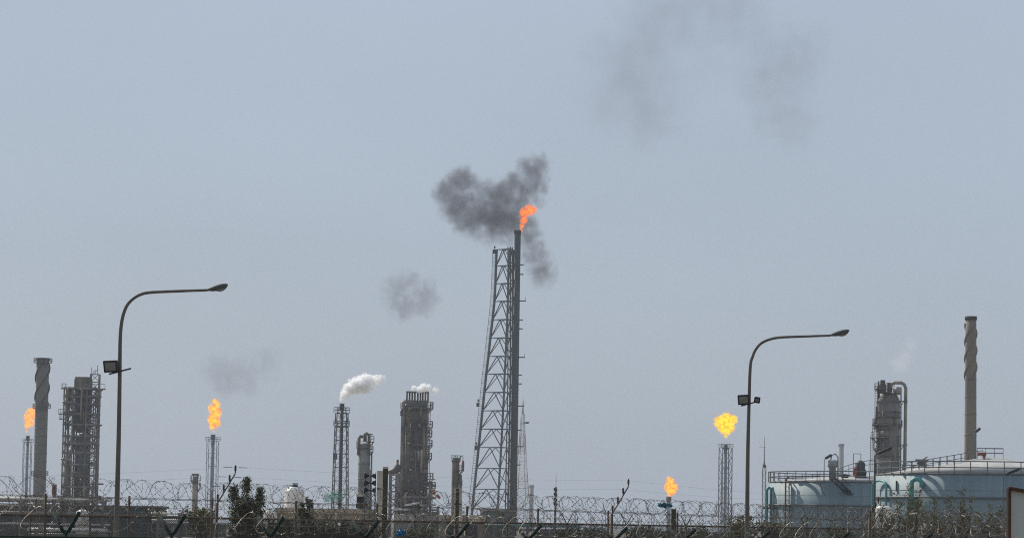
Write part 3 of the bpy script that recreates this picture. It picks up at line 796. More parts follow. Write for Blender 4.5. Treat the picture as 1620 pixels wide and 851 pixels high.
def antenna_pole():
    d = 420; b, H = site(879, 770, d)
    T = thing('antenna_pole', 'grey pole with stacked panel antennas right of the derrick', 'antenna', b)
    MB().tube([(0, 0, 0), (0, 0, H)], .17, 8).build('pole', 'tower_steel', T)
    MB().tube([(.05, 0, H), (.05, 0, H + 1.6)], .025, 5).build('whip', 'galvanised', T)
    for z in (H - .3, H - .9, H - 1.6, H - 2.2): MB().box((-.14, -.15, z), (.22, .2, .42)).box((.18, -.1, z - .1), (.12, .2, .35)).build('panel_antenna', 'dark_steel', T)
antenna_pole()
def thin_mast():
    d = 300; b, H = site(1209, 737, d)
    T = thing('thin_mast', 'thin pale mast with a whip antenna left of the storage tanks', 'mast', b)
    lv = [square(.16, H * k / 14, 0) for k in range(15)]
    legs = [MB() for _ in range(4)]; br = MB(); lattice(legs, br, lv, .03, .02, 'Z')
    for l_ in legs: l_.build('leg', 'galvanised', T)
    br.build('bracing', 'galvanised', T)
    zt = W(1211, 690, d).z
    MB().tube([(0, 0, H), (0, 0, H + .5), (0, 0, zt)], [.09, .05, .03], 6).bar((-.5, 0, zt - 1), (.1, 0, zt - 1), .02).box((0, 0, H), (.3, .3, .3)).build('whip', 'galvanised', T)
thin_mast()
def horn_mast():
    d = 170; b, H = site(586, 747, d); s = d / FPX
    T = thing('speaker_mast', 'lattice mast carrying three pairs of black horn loudspeakers', 'speaker mast', b)
    zm = W(586, 781, d).z; lv = [square(.28, zm * k / 9, 0) for k in range(10)]
    MB().tube([(0, 0, 0), (0, 0, H + .15)], .03, 8).build('pole', 'tower_steel', T)
    legs = [MB() for _ in range(4)]; br = MB(); lattice(legs, br, lv, .022, .014, 'X')
    for l_ in legs: l_.build('leg', 'tower_steel', T)
    br.build('bracing', 'tower_steel', T)
    for py in (752, 763.5, 775):
        z = W(586, py, d).z
        for sg in (-1, 1):
            h = MB(); n = 14; base = len(h.v)
            prof = [(.03, .02), (.05, .07), (.10, .15), (.19, .29), (.195, .31), (.10, .24)]
            for rr, x in prof:
                for j in range(n):
                    a = 2 * PI * j / n
                    h.v.append((sg * x, rr * math.cos(a) - .1, z + rr * math.sin(a)))
            for k in range(len(prof) - 1):
                for j in range(n):
                    a = base + k * n + j; c = base + k * n + (j + 1) % n; h.face((a, c, c + n, a + n), True)
            h.face([base + j for j in range(n)])
            h.build('horn', 'black_plastic', T)
horn_mast()

# ================================================================== STORAGE TANKS
def tank(px_edge, py_edge, px_c, d, label, rise=2.4, grp='round storage tanks'):
    s = d / FPX
    c = W(px_c, hor(px_c), d)
    r = (px_c - px_edge) * s
    H = W(px_edge, py_edge, d).z
    T = thing('storage_tank', label, 'storage tank', (c.x, d, 0), grp)
    MB().lathe([(r, 0), (r, H * .25), (r, H * .5), (r, H)], n=128).build('shell', 'tank_paint', T)
    MB().lathe([(r + .02, H - .002), (r * .5, H + rise * .52), (1.2, H + rise * .98), (0, H + rise)], n=96).build('roof', 'tank_roof', T)
    g1 = MB(); g1.lathe([(r, H - .14), (r + .03, H - .14), (r + .03, H + .08), (r, H + .08)], n=128); g1.build('kerb_angle', 'tank_rail', T)
    zg = W(px_edge, py_edge + 36, d).z
    MB().lathe([(r - .01, zg - .1), (r + .3, zg - .1), (r + .3, zg + .05), (r - .01, zg + .05)], n=128).build('wind_girder', 'tank_rail', T)
    rl = MB(); n = 46
    rad = r + .12; hh = 1.5
    for k in range(n):
        a = 2 * PI * k / n; x, y = rad * math.cos(a), rad * math.sin(a)
        rl.bar((x, y, H), (x, y, H + hh), .075)
    for z in (H + hh, H + hh * .5):
        rl.tube([(rad * math.cos(2 * PI * k / 112), rad * math.sin(2 * PI * k / 112), z) for k in range(113)], .07, 5)
    rl.build('handrail', 'tank_rail', T)
    sm = MB()
    for k in range(1, 5): sm.lathe([(r + .001, H * k / 5 - .02), (r + .018, H * k / 5 - .02), (r + .018, H * k / 5 + .02), (r + .001, H * k / 5 + .02)], n=128)
    sm.build('weld_seam', 'tank_paint', T)
    return T, r, H, c, s
TR, rR, HR, cR, sR = tank(1387, 750, 1572, 400, 'pale storage tank at the right edge, nearest and with a white roof')
TL, rL, HL, cL, sL = tank(1217, 762, 1368, 470, 'left storage tank, partly shaded, with a stair and a brown standpipe', 1.3)
def onshell(r, px, c, s):       # local x, y on the near side of a shell for a photo column
    x = (px - 810) * s - c.x * 1.0
    x = max(-r * .995, min(r * .995, x))
    return x, -math.sqrt(r * r - x * x)
def loop_pipe(T, r, c, d, px0, px1, ytop, ybot, pr, label=None, m='teal_paint', out=.75):
    s = d / FPX
    xa, ya = onshell(r, px0, c, s); 
    n = Vector((xa, ya, 0)).normalized()
    z1 = W(px0, ytop, d - r * .8).z; 
    p0 = n * (r + out); q = W(px1, ytop, d).x - c.x
    xb, yb = onshell(r, px1, c, s)
    p1 = Vector((xb, yb, 0)) * (1.0 + .02)
    pts = [Vector((p0.x, p0.y, 0)), Vector((p0.x, p0.y, z1 - .5))]
    for k in range(1, 8):
        a = PI * k / 8; f = (1 - math.cos(a)) / 2
        pts.append(Vector((p0.x + (p1.x - p0.x) * f, p0.y + (p1.y - p0.y) * f, z1 - .5 + .5 * math.sin(a))))
    pts += [Vector((p1.x, p1.y, z1 - .5)), Vector((p1.x, p1.y, max(z1 - 1.0, 0)))] if ybot is None else [Vector((p1.x, p1.y, z1 - .5)), Vector((p1.x, p1.y, 0))]
    MB().tube(pts, pr, 12).build('foam_pipe', m, T)
loop_pipe(TR, rR, cR, 400, 1391, 1402, 758, 0, .15)
loop_pipe(TR, rR, cR, 400, 1437, 1447, 757, None, .28)
# teal pipes and brown pipe beside the left tank
b0 = Vector((cL.x, 470, 0))
def Lp(px, py, y=-8.0):
    p = W(px, py, 470 + y); return Vector((p.x, p.y, p.z)) - b0
for xa, xb, yt, pr in ((1213.5, 1220, 771, .2), (1220.5, 1228, 771, .2)):
    a, c_ = Lp(xa, yt, -3), Lp(xb, yt, -3)
    pts = [Vector((a.x, a.y, 0)), Vector((a.x, a.y, a.z - .4)), Vector((a.x + .12, a.y, a.z - .1)), Vector(((a.x + c_.x) / 2, a.y, a.z)), Vector((c_.x - .1, a.y, a.z - .1)), Vector((c_.x, a.y, a.z - .4)), Vector((c_.x, a.y, 0 if xb > 1225 else a.z - 3))]
    MB().tube(pts, pr, 12).build('foam_pipe', 'teal_paint', TL)
a = Lp(1207, 803, -4); c_ = Lp(1229, 803, -4)
MB().box(((a.x + c_.x) / 2, a.y, a.z), (c_.x - a.x, .5, .28)).build('pipe_clamp', 'brown_post', TL)
x, y = onshell(rL, 1243, cL, sL); f = 1.03
p1 = Lp(1243, 755, y - .6); p2 = Lp(1250, 754, y - 1.2); p3 = Lp(1296, 754, y - 5)
MB().tube([(p1.x, p1.y, 0), (p1.x, p1.y, p1.z - .5), (p1.x + .15, p1.y, p1.z - .1), (p2.x, p1.y + .5, p2.z + .1), (p2.x + 1.2, p1.y + 1.6, p2.z + .1), (p3.x, -rL * .93, p2.z + .1)], .12, 10).build('standpipe', 'brown_post', TL)
MB().tube([(p1.x + .5, p1.y, 0), (p1.x + .5, p1.y, p1.z - .9)], .10, 8).build('standpipe', 'plant_steel', TL)
for j in range(14): MB().box((p1.x + .25, p1.y, .8 + j * .65), (.55, .08, .07)).build('pipe_bracket', 'plant_steel', TL)
# stair on left tank
st = MB()
A = Lp(1312, 757, -13.8); B = Lp(1372, 812, -10.5)
for off in (0, .9):
    st.bar((A.x + off, A.y - .9 , A.z), (B.x + off, B.y - 1.5, B.z), .13)
    st.bar((A.x + off, A.y - .9 , A.z + .9), (B.x + off, B.y - 1.5, B.z + .9), .05)
for j in range(30):
    f = j / 29; st.box((A.x + (B.x - A.x) * f + .45, A.y + (B.y - A.y) * f - 1.1, A.z + (B.z - A.z) * f), (.9, .9, .06))
    if j % 4 == 0: st.bar((A.x + (B.x - A.x) * f, A.y + (B.y - A.y) * f - 1.3, A.z + (B.z - A.z) * f), (A.x + (B.x - A.x) * f, A.y + (B.y - A.y) * f - 1.3, A.z + (B.z - A.z) * f + .9), .04)
st.build('stair', 'dark_steel', TL)
lp = MB(); A = Lp(1297, 744, -14); B = Lp(1304, 783, -14)
for px in (1296.5, 1302.5): 
    q = Lp(px, 744, -14); lp.bar((q.x, -rL - .5, q.z), (q.x, -rL - .5, HL - .3), .06)
lp.tube([(A.x, -rL - .5, HL - .2), (A.x + .15, -rL - .6, HL - 1.1), (B.x, -rL - .6, B.z)], .07, 6)
lp.box((A.x + 1.1, -rL - .4, HL - .1), (3.2, .9, .14))
lp.build('ladder_platform', 'tank_rail', TL)
# roof gear
v = MB(); q = Lp(1317, 742, -9); v.lathe([(.5, -1.5), (.5, .4), (.7, .6), (.7, 1.4), (.4, 1.6)], (q.x, q.y, HL + 1.6), 16); v.tube([(q.x - .3, q.y, HL + 3.1), (q.x - .1, q.y, HL + 3.9), (q.x + .4, q.y, HL + 4.1), (q.x + .8, q.y, HL + 3.6), (q.x + .8, q.y, HL + .3)], .10, 8); v.box((q.x, q.y, HL + 3.0), (1.3, .9, .3)); v.build('roof_vent', 'galvanised', TL)
v = MB(); q = Lp(1361, 742, -6); v.lathe([(.9, 0), (.95, .4), (.7, .9), (.75, 1.6), (.35, 2.0), (.1, 2.1)], (q.x, q.y, HL + 1.2), 16); v.box((q.x, q.y, HL + 1.0), (1.6, 1.4, .9)); v.build('roof_vent', 'dark_steel', TL)
v = MB(); v.lathe([(.3, 0), (.38, .5), (.3, 1.0), (.12, 1.3)], (q.x - .8, q.y - .6, HL + 1.0), 12); v.build('valve', 'red_paint', TL)
v = MB(); q = Lp(1337, 757, -10); v.lathe([(.5, 0), (.5, .3), (.8, .35), (.1, .6)], (q.x, q.y, HL + .6), 16); v.build('hatch', 'dark_steel', TL)
# roof walkway railing of left tank
v = MB(); pts = []
for px, py in ((1323, 745), (1333, 739), (1343, 735), (1354, 732), (1364, 730), (1375, 728), (1386, 727)):
    q = Lp(px, py, -9 + (px - 1323) * .08); x_ = q.x; y_ = q.y
    pts.append(Vector((x_, y_, q.z))); v.bar((x_, y_, q.z - 1.6), (x_, y_, q.z), .055)
v.tube(pts, .05, 5); v.tube([p - Vector((0, 0, .6)) for p in pts], .04, 5)
q = Lp(1350, 735, -7)
for dx in (0, 1.1): v.bar((q.x + dx, q.y, HL + 1), (q.x + dx, q.y, HL + 4.2), .06)
v.bar((q.x, q.y, HL + 4.2), (q.x + 1.1, q.y, HL + 4.2), .06)
v.build('roof_walkway', 'tank_rail', TL)
# right tank walkway to the centre
v = MB(); pts = []; pl = []
bR = Vector((cR.x, 400, 0))
for k in range(12):
    f = k / 11; px = 1432 + (1555 - 1432) * f; yq = -6.0 + 5.0 * f
    p = W(px, 730, 400 + yq) - bR; zr = HR + 2.4 * (1 - min(1, math.hypot(p.x, p.y) / rR))
    for q, off in ((pts, 0), (pl, .8)):
        q.append(Vector((p.x, p.y + off, zr + 1.1))); v.bar((p.x, p.y + off, zr - .05), (p.x, p.y + off, zr + 1.1), .045)
v.tube(pts, .05, 5); v.tube([p - Vector((0, 0, .55)) for p in pts], .04, 5); v.tube(pl, .05, 5)
v.build('roof_walkway', 'tank_rail', TR)
for (x0, x1, y0) in ((1546, 1587, -1.5), (1546, 1587, 1.5)):
    v = MB(); a = W(x0, 715, 400 + y0).x - bR.x; c_ = W(x1, 715, 400 + y0).x - bR.x
    for f in (0, .33, .66, 1): v.bar((a + (c_ - a) * f, y0, HR + 2.1), (a + (c_ - a) * f, y0, HR + 3.5), .045)
    for z in (3.5, 2.9): v.bar((a, y0, HR + z), (c_, y0, HR + z), .045)
    v.build('platform_rail', 'tank_rail', TR)
v = MB(); a = W(1557, 718, 398) - bR; v.lathe([(.2, -.25), (.28, -.1), (.28, .12), (.12, .25)], (a.x, -2, a.z), 12); v.box((a.x - .5, -2, a.z), (.6, .3, .35)).box((a.x, -2, a.z - .5), (.2, .2, .5)); v.build('foam_valve', 'red_paint', TR)
v = MB(); a = W(1458, 736, 391) - bR; v.box((a.x, -9, HR + 1.6), (1.6, .8, .35)).box((a.x, -9, HR + 1.2), (.9, .6, .6)); v.bar((a.x - .6, -9, HR + 1.2), (a.x + .7, -9, HR + 2.1), .1); v.build('roof_valve', 'plant_steel', TR)
a = W(1412, 768, 400 - rR * .5) - bR
x, y = onshell(rR, 1412, cR, sR)
MB().box((x * 1.004, y * 1.004, a.z), (.14, .14, 1.3)).build('level_gauge', 'dark_steel', TR)

# ================================================================== LOW PLANT AND BUILDINGS
def low_building(x0, x1, ytop, d, label, m, roofm, name='shed', cat='building', depth=10, overhang=.3, openings=0, grp=None, panels=True):
    a = W(x0, ytop, d); c = W(x1, ytop, d); H = max((a.z + c.z) / 2, 1.2)
    T = thing(name, label, cat, ((a.x + c.x) / 2, d + depth / 2, 0), grp)
    w_ = c.x - a.x
    wl = MB(); wl.box((0, 0, (H - .3) / 2), (w_, depth, H - .3)); wl.build('wall', m, T)
    rf = MB(); rf.box((0, 0, H - .15), (w_ + overhang * 2, depth + overhang * 2, .3)); rf.build('roof', roofm, T)
    n = max(2, int(w_ / 3.2))
    if panels:
        for k in range(n + 1): MB().box((-w_ / 2 + w_ * k / n, -depth / 2 - .06, (H - .3) / 2), (.14, .12, H - .3)).build('pilaster', m, T)
    for k in range(openings):
        o = MB(); x_ = -w_ / 2 + w_ * (k + .5) / openings
        o.box((x_, -depth / 2 - .03, H * .62), (w_ / openings * .4, .05, H * .3)); o.build('window', 'dark_steel', T)
    return T, H, w_
def pipe_rack(x0, x1, ytop, d, label, pipes, m='plant_steel', levels=2, grp='pipe racks behind the fence'):
    a = W(x0, ytop, d); c = W(x1, ytop, d); H = (a.z + c.z) / 2; w_ = c.x - a.x
    T = thing('pipe_rack', label, 'pipe rack', ((a.x + c.x) / 2, d, 0), grp)
    n = max(2, int(w_ / 4.5))
    for k in range(n + 1):
        x = -w_ / 2 + w_ * k / n
        MB().box((x, -1.5, H / 2), (.28, .28, H)).box((x, 1.5, H / 2), (.28, .28, H)).box((x, 0, H - .8), (.25, 3.0, .25)).build('post', m, T)
    bm_ = MB()
    for i in range(levels):
        z = H - .5 - i * 1.6
        for y in (-1.5, 1.5): bm_.box((0, y - .2, z), (w_, .2, .25))
    bm_.build('beam', m, T)
    r3 = random.Random(int(x0) + 7)
    for i in range(int(w_ / 1.6)):
        x = r3.uniform(-w_ / 2, w_ / 2); h = r3.uniform(.2, .9); q = MB()
        if r3.random() < .5: q.tube([(x, -1.6, H - 3), (x, -1.6, H + h - .5), (x + r3.uniform(-.5, .5), -1.6, H + h - .4)], r3.uniform(.05, .12), 6)
        else: q.box((x, -1.2, H + h * .2), (r3.uniform(.2, .8), .5, r3.uniform(.2, .6))).bar((x, -1.2, H), (x, -1.2, H + h), .05)
        q.build('fitting', r3.choice(('plant_steel', 'vessel_dark', 'white_paint', 'vessel_light', 'brick', 'vessel_dark')), T)
    for (dz, y, rr, pm) in pipes:
        rr *= .75
        MB().tube([(-w_ / 2 - 1, y, H + dz), (w_ / 2 + 1, y, H + dz)], rr, 10).build('pipe', pm, T)
    return T, H
pipe_rack(-30, 165, 787, 430, 'long pipe rack at far left with sunlit pipes on top', [(-.15, -.9, .16, 'white_paint'), (-.2, -.3, .2, 'vessel_light'), (-.1, .5, .28, 'galvanised'), (-2.0, -.8, .2, 'vessel_light'), (-1.2, .6, .35, 'vessel_dark'), (-3.5, -1.2, .18, 'white_paint')])
low_building(-60, 120, 796, 450, 'long grey shed behind the pipe rack at far left', 'grey_wall', 'grey_wall', openings=6)
low_building(122, 252, 799, 440, 'dark flat roofed block crossed by the left street lamp pole', 'teal_grey_wall', 'grey_wall', openings=0)
pipe_rack(60, 155, 838, 330, 'low pipe rack carrying white pipes at bottom left', [(0, -.6, .2, 'white_paint'), (.05, .1, .22, 'white_paint'), (-.5, .5, .2, 'galvanised')], levels=1)
pipe_rack(252, 318, 811, 420, 'short pipe rack with pale pipes left of the short grey column', [(-.1, -.8, .16, 'white_paint'), (-1.0, .2, .22, 'white_paint'), (-.6, .6, .2, 'galvanised')], levels=2)
low_building(440, 602, 804, 190, 'long tan flat roofed building under the white water tank', 'tan_wall', 'tan_wall', depth=6, overhang=.15, openings=0)
low_building(696, 766, 814, 260, 'tan block at the foot of the narrow column', 'tan_wall', 'concrete', depth=8, overhang=.1, openings=2)
low_building(762, 815, 806, 700, 'grey equipment shelter at the foot of the derrick', 'grey_wall', 'vessel_light', depth=12, openings=3)
low_building(240, 350, 826, 600, 'low grey shed behind the short pipe rack', 'grey_wall', 'vessel_light', depth=12, openings=4)
low_building(846, 905, 837, 520, 'low teal roofed shelter in the middle distance', 'grey_wall', 'teal_paint', depth=8, openings=2)
low_building(1002, 1180, 840, 600, 'far low grey building near the lowest flame', 'grey_wall', 'vessel_light', depth=12, openings=6)
pipe_rack(764, 905, 831, 380, 'low rack with pale teal pipes right of the derrick', [(0, -.8, .22, 'teal_paint'), (.05, 0, .25, 'white_paint'), (.0, .7, .2, 'teal_paint')], levels=1)
def vessel_row():
    for (px, py, d, r_, L_, lab) in ((131, 806, 425, .9, 1.2, 'round white vessel end in front of the dark flat roofed block'), (427, 806, 300, .6, 1.0, 'small white drum left of the tan building'), (1452, 811, 330, .9, 1.6, 'white domed drum half hidden by the dry bushes'), (1398, 800, 340, 1.0, 2.2, 'white bulk tank below the thin teal pipe loop')):
        b, H = site(px, py, d)
        T = thing('drum', lab, 'drum', b, 'white drums behind the fence')
        MB().lathe([(r_, 0), (r_, H - .5), (r_ * .9, H - .2), (r_ * .5, H), (0, H + .05)], n=24).build('body', 'white_plastic', T)
        MB().lathe([(r_ * 1.01, H * .5), (r_ * 1.05, H * .5), (r_ * 1.05, H * .5 + .12), (r_ * 1.01, H * .5 + .12)], n=24).lathe([(.25, H), (.25, H + .15)], n=12).build('lid', 'galvanised', T)
vessel_row()
def water_tank():
    d = 193; s = d / FPX
    top = W(466, 770, d); bot = W(466, 797, d); z0 = W(560, 804, 190).z
    T = thing('water_tank', 'white ribbed plastic water tank standing on the tan building', 'water tank', (top.x, d, bot.z - .3))
    h = top.z - bot.z + .3; r = 15.5 * s
    t_ = MB(); n = 36
    prof = [(1, 0), (1.02, .12), (.99, .14), (1.02, .3), (.99, .33), (1.02, .52), (.99, .55), (1.02, .75), (.97, .82), (.8, .93), (.5, 1.0), (.3, 1.02), (0, 1.03)]
    b_ = len(t_.v)
    for rr, z in prof:
        for j in range(n):
            a = 2 * PI * j / n; lump = 1 + (.025 * math.cos(a * 9) if z > .7 else .008 * math.cos(a * 9))
            t_.v.append((rr * r * lump * math.cos(a), rr * r * lump * math.sin(a), z * h))
    for k in range(len(prof) - 1):
        for j in range(n):
            a = b_ + k * n + j; c = b_ + k * n + (j + 1) % n; t_.face((a, c, c + n, a + n), True)
    t_.face([b_ + j for j in reversed(range(n))])
    t_.build('body', 'white_plastic', T)
    MB().lathe([(.2, h), (.22, h + .12), (.05, h + .15)], n=16).box((.05, 0, h + .2), (.34, .2, .07)).build('lid', 'dark_steel', T)
    MB().box((0, 0, -.12), (r * 2.1, r * 2.1, .22)).box((-r * .8, 0, -.35), (.15, r * 2, .3)).box((r * .8, 0, -.35), (.15, r * 2, .3)).build('stand', 'dark_concrete', T)
    for k in range(4):
        a = k * 1.7 + .4; MB().box((r * .72 * math.cos(a), r * .72 * math.sin(a), h * .93), (.1, .1, .14)).build('lifting_lug', 'white_plastic', T)
water_tank()
# dark box lamp left of the horn mast, on the tan building
b = W(570, 790, 188)
T = thing('roof_floodlight', 'dark square floodlight with pale hood on the tan building roof', 'floodlight', (b.x, b.y, W(570, 804, 188).z))
MB().box((0, 0, .52), (.42, .3, .38)).build('housing', 'black_plastic', T)
MB().box((-.02, -.02, .78), (.44, .4, .12)).build('hood', 'concrete', T)
MB().box((.1, 0, .16), (.7, .4, .3)).build('base', 'dark_concrete', T)

# pillars
def pillar(px0, px1, ytop, d, label, m, capm=None, name='concrete_post', grp='upright posts rising above the razor wire', lean=0):
    b, H = site((px0 + px1) / 2, ytop, d); s = d / FPX; w_ = (px1 - px0) * s
    T = thing(name, label, 'post', b, grp)
    q = MB(); q.box((0, 0, H / 2), (w_, w_, H)); q.build('shaft', m, T)
    q = MB(); q.box((0, 0, H + .04), (w_ * 1.06, w_ * 1.06, .08)); q.build('cap', capm or m, T)
    q = MB()
    for z in (H * .35, H * .6, H * .85): q.box((0, -w_ / 2 - .01, z), (w_ * 1.03, .03, .06))
    q.build('band', 'brown_post', T)
pillar(597, 605.5, 747, 150, 'cream concrete post beside the tall dark post near the horn speakers', 'concrete')
pillar(606, 614, 741, 128, 'tallest dark fence post with a cap paled as if sunlit, right of the horn speakers', 'dark_concrete', 'concrete')  # cap given a pale tone in place of sunlight on its top
pillar(719, 731, 775, 150, 'pale concrete post in front of the narrow column', 'concrete')
pillar(721, 726.5, 776, 130, 'dark post standing against the pale concrete post', 'dark_concrete')
pillar(1062, 1069.5, 808, 120, 'weathered brown post below the lowest flame', 'dark_concrete')

# striped wind sock
d = 600; b, H = site(684, 775, d)
T = thing('wind_sock', 'red and white striped wind sock drooping beside the broad brown column', 'wind sock', b)
MB().tube([(0, 0, 0), (0, 0, H + .3)], .07, 6).build('pole', 'plant_steel', T)
p0 = Vector((0, 0, H - .1)); p1 = Vector((1.5, -.2, H - 1.5))
for k in range(5):
    a, c = p0.lerp(p1, k / 5), p0.lerp(p1, (k + 1) / 5)
    MB().tube([a, c], [.48 - .05 * k, .48 - .05 * (k + 1)], 12, cap=False).build('sock_band', 'red_paint' if k != 2 else 'white_paint', T)

# ================================================================== STREET LAMPS
def street_lamp(pts, head, d, label, flood, bar, flood2=None):
    b, _ = site(pts[0][0], pts[0][1], d)
    T = thing('street_lamp', label, 'street lamp', b, 'curved arm street lamps')
    P = [W(x, y, d) - b for x, y in pts]
    rs = [.085] * len(P); 
    n = len(P)
    # refine with a smooth spline
    Q = []; RS = []
    for i in range(n - 1):
        p0 = P[max(i - 1, 0)]; p1 = P[i]; p2 = P[i + 1]; p3 = P[min(i + 2, n - 1)]
        for k in range(5):
            t_ = k / 5
            Q.append(.5 * ((2 * p1) + (p2 - p0) * t_ + (2 * p0 - 5 * p1 + 4 * p2 - p3) * t_ ** 2 + (3 * p1 - p0 - 3 * p2 + p3) * t_ ** 3))
    Q.append(P[-1])
    Q = [Vector((Q[0].x - .0, 0, -0.0 - 0))] + Q if False else Q
    Q[0] = Vector((Q[0].x, Q[0].y, Q[0].z))
    foot = Vector((0, 0, 0))
    Q = [foot, Vector((0, 0, 1.2))] + [q for q in Q if q.z > 1.3]
    L = [0]
    for i in range(1, len(Q)): L.append(L[-1] + (Q[i] - Q[i - 1]).length)
    MB().tube(Q, [.095 - .055 * (l / L[-1]) for l in L], 14).build('pole', 'lamp_pole', T)
    MB().box((0, 0, .02), (.4, .4, .04)).tube([(0, 0, 0), (0, 0, .9)], .13, 14).build('base', 'lamp_pole', T)
    # cobra head
    a = W(*head[0], d) - b; c = W(*head[1], d) - b
    ax = (c - a); L_ = ax.length; ax.normalize(); side = Vector((0, 1, 0)); upv = ax.cross(side) * -1
    if upv.z < 0: upv = -upv
    h = MB(); m = 16; base = len(h.v)
    secs = [(0, .035, .03, .03), (.08, .06, .05, .045), (.25, .12, .07, .085), (.45, .155, .085, .11), (.7, .16, .08, .12), (.88, .12, .055, .09), (.98, .05, .02, .03)]
    for f, wd, hu, hd in secs:
        for j in range(m):
            an = 2 * PI * j / m; sn = math.sin(an)
            h.v.append(tuple(a + ax * (f * L_) + side * (wd * math.cos(an)) + upv * ((hu if sn > 0 else hd) * sn)))
    for k in range(len(secs) - 1):
        for j in range(m):
            q = base + k * m + j; r_ = base + k * m + (j + 1) % m; h.face((q, r_, r_ + m, q + m), True)
    h.face([base + j for j in reversed(range(m))]); h.face([base + (len(secs) - 1) * m + j for j in range(m)])
    ho = h.build('lamp_head', 'tower_steel', T)
    gl = MB(); base = len(gl.v)
    for f, wd, hd in ((.4, .02, .10), (.46, .12, .13), (.6, .135, .16), (.75, .12, .15), (.9, .02, .09)):
        for j in range(9):
            an = PI + PI * j / 8
            gl.v.append(tuple(a + ax * (f * L_) + side * (wd * math.cos(an)) + upv * (hd * math.sin(an) * 1.0 if 0 < j < 8 else -.05)))
    for k in range(4):
        for j in range(8):
            q = base + k * 9 + j; gl.face((q, q + 1, q + 10, q + 9), True)
    gl.build('lens', 'lamp_glass', ho)
    # crossbar
    a = W(*bar[0], d) - b; c = W(*bar[1], d) - b; a.y = -.12; c.y = -.12
    MB().bar(a, c, .035).build('crossbar', 'dark_steel', T)
    def flo(x0, y0, x1, y1, tilt):
        p0 = W(x0, y0, d) - b; p1 = W(x1, y1, d) - b
        cx_, cz_ = (p0.x + p1.x) / 2, (p0.z + p1.z) / 2; w_ = abs(p1.x - p0.x); h_ = abs(p1.z - p0.z)
        fl = thing('floodlight', None, None, (cx_, -.25, cz_)); fl.parent = T
        fl.rotation_euler = (R(14), R(tilt), R(-12))
        # housing as part mesh
        hh = MB(); hh.box((0, .08, 0), (w_ * .94, .16, h_ * .92))
        for k in range(6): hh.box((-w_ * .4 + w_ * .16 * k, .19, 0), (.012, .07, h_ * .8))
        for (cx2, cz2, sx, sz) in ((0, h_ * .46, w_, .05), (0, -h_ * .46, w_, .05), (-w_ * .47, 0, .045, h_), (w_ * .47, 0, .045, h_)): hh.box((cx2, -.01, cz2), (sx, .05, sz))
        hh.build('housing', 'black_plastic', fl)
        MB().box((0, -.012, 0), (w_ * .86, .02, h_ * .82)).build('glass', 'lamp_glass', fl)
        MB().bar((-w_ * .3, .1, -h_ * .5), (w_ * .5, .1, -h_ * .62), .018).bar((-w_ * .5, .05, 0), (-w_ * .5, .1, -h_ * .6), .015).build('bracket', 'dark_steel', fl)
    flo(*flood)
    if flood2: flo(*flood2)
    return T
street_lamp([(184, 851), (184.2, 830), (186, 760), (188, 680), (189.3, 600), (190, 542), (191.6, 516), (195, 498), (201, 483), (210, 473), (222, 466), (238, 462.6), (280, 460.6), (328, 459)],
    ((327, 459), (361, 450)), 99, 'left street lamp, larger in view, with one square floodlight on its pole', (166, 571, 187, 589, -3), ((173, 592), (208, 583)))
street_lamp([(1181.5, 851), (1182, 820), (1183, 720), (1185, 637), (1187, 580), (1191, 563), (1196, 552), (1204, 543), (1217, 537), (1235, 533.6), (1275, 532), (1314, 530.6)],
    ((1313, 530.5), (1344, 522)), 116, 'right street lamp, left of the tanks, with two floodlights on its pole', (1167, 625, 1184, 640, -3), ((1172, 642), (1202, 634)), (1193, 629, 1201, 637, 10))

# smaller lamps around the tanks
def small_lamp(pxp, ytop, xh0, yh0, xh1, yh1, d, label, z0=0.0, y_off=0, pr=.03):
    p = W(pxp, ytop, d); b = Vector((p.x, d, z0))
    T = thing('area_lamp', label, 'lamp', b, 'thin area lamps around the tanks')
    k = d / 130
    a = W(xh0, yh0, d) - b; c = W(xh1, yh1, d) - b
    MB().tube([(0, 0, 0), (0, 0, p.z - z0 - .1), a], [pr * 1.3, pr, pr * .8], 8).build('pole', 'tower_steel', T)
    MB().tube([a, a.lerp(c, .15), a.lerp(c, .85), c], [.03 * k, .065 * k, .065 * k, .035 * k], 8).build('lamp_head', 'dark_steel', T)
    MB().box((0, 0, .03), (.35, .35, .06)).build('base', 'tower_steel', T)
small_lamp(1304, 729, 1305, 725, 1316, 719, 455, 'small lamp standing at the rim of the left tank', z0=HL, pr=.05)
small_lamp(1384, 718, 1388, 717, 1411, 708, 180, 'lamp on a thin pole between the two tanks', pr=.055)
small_lamp(1542, 683, 1543, 683, 1551, 677, 520, 'small distant lamp in front of the tan chimney', pr=.07)
small_lamp(1587, 752, 1590, 750, 1614, 741, 200, 'lamp on a thin pole near the right edge', pr=.025)

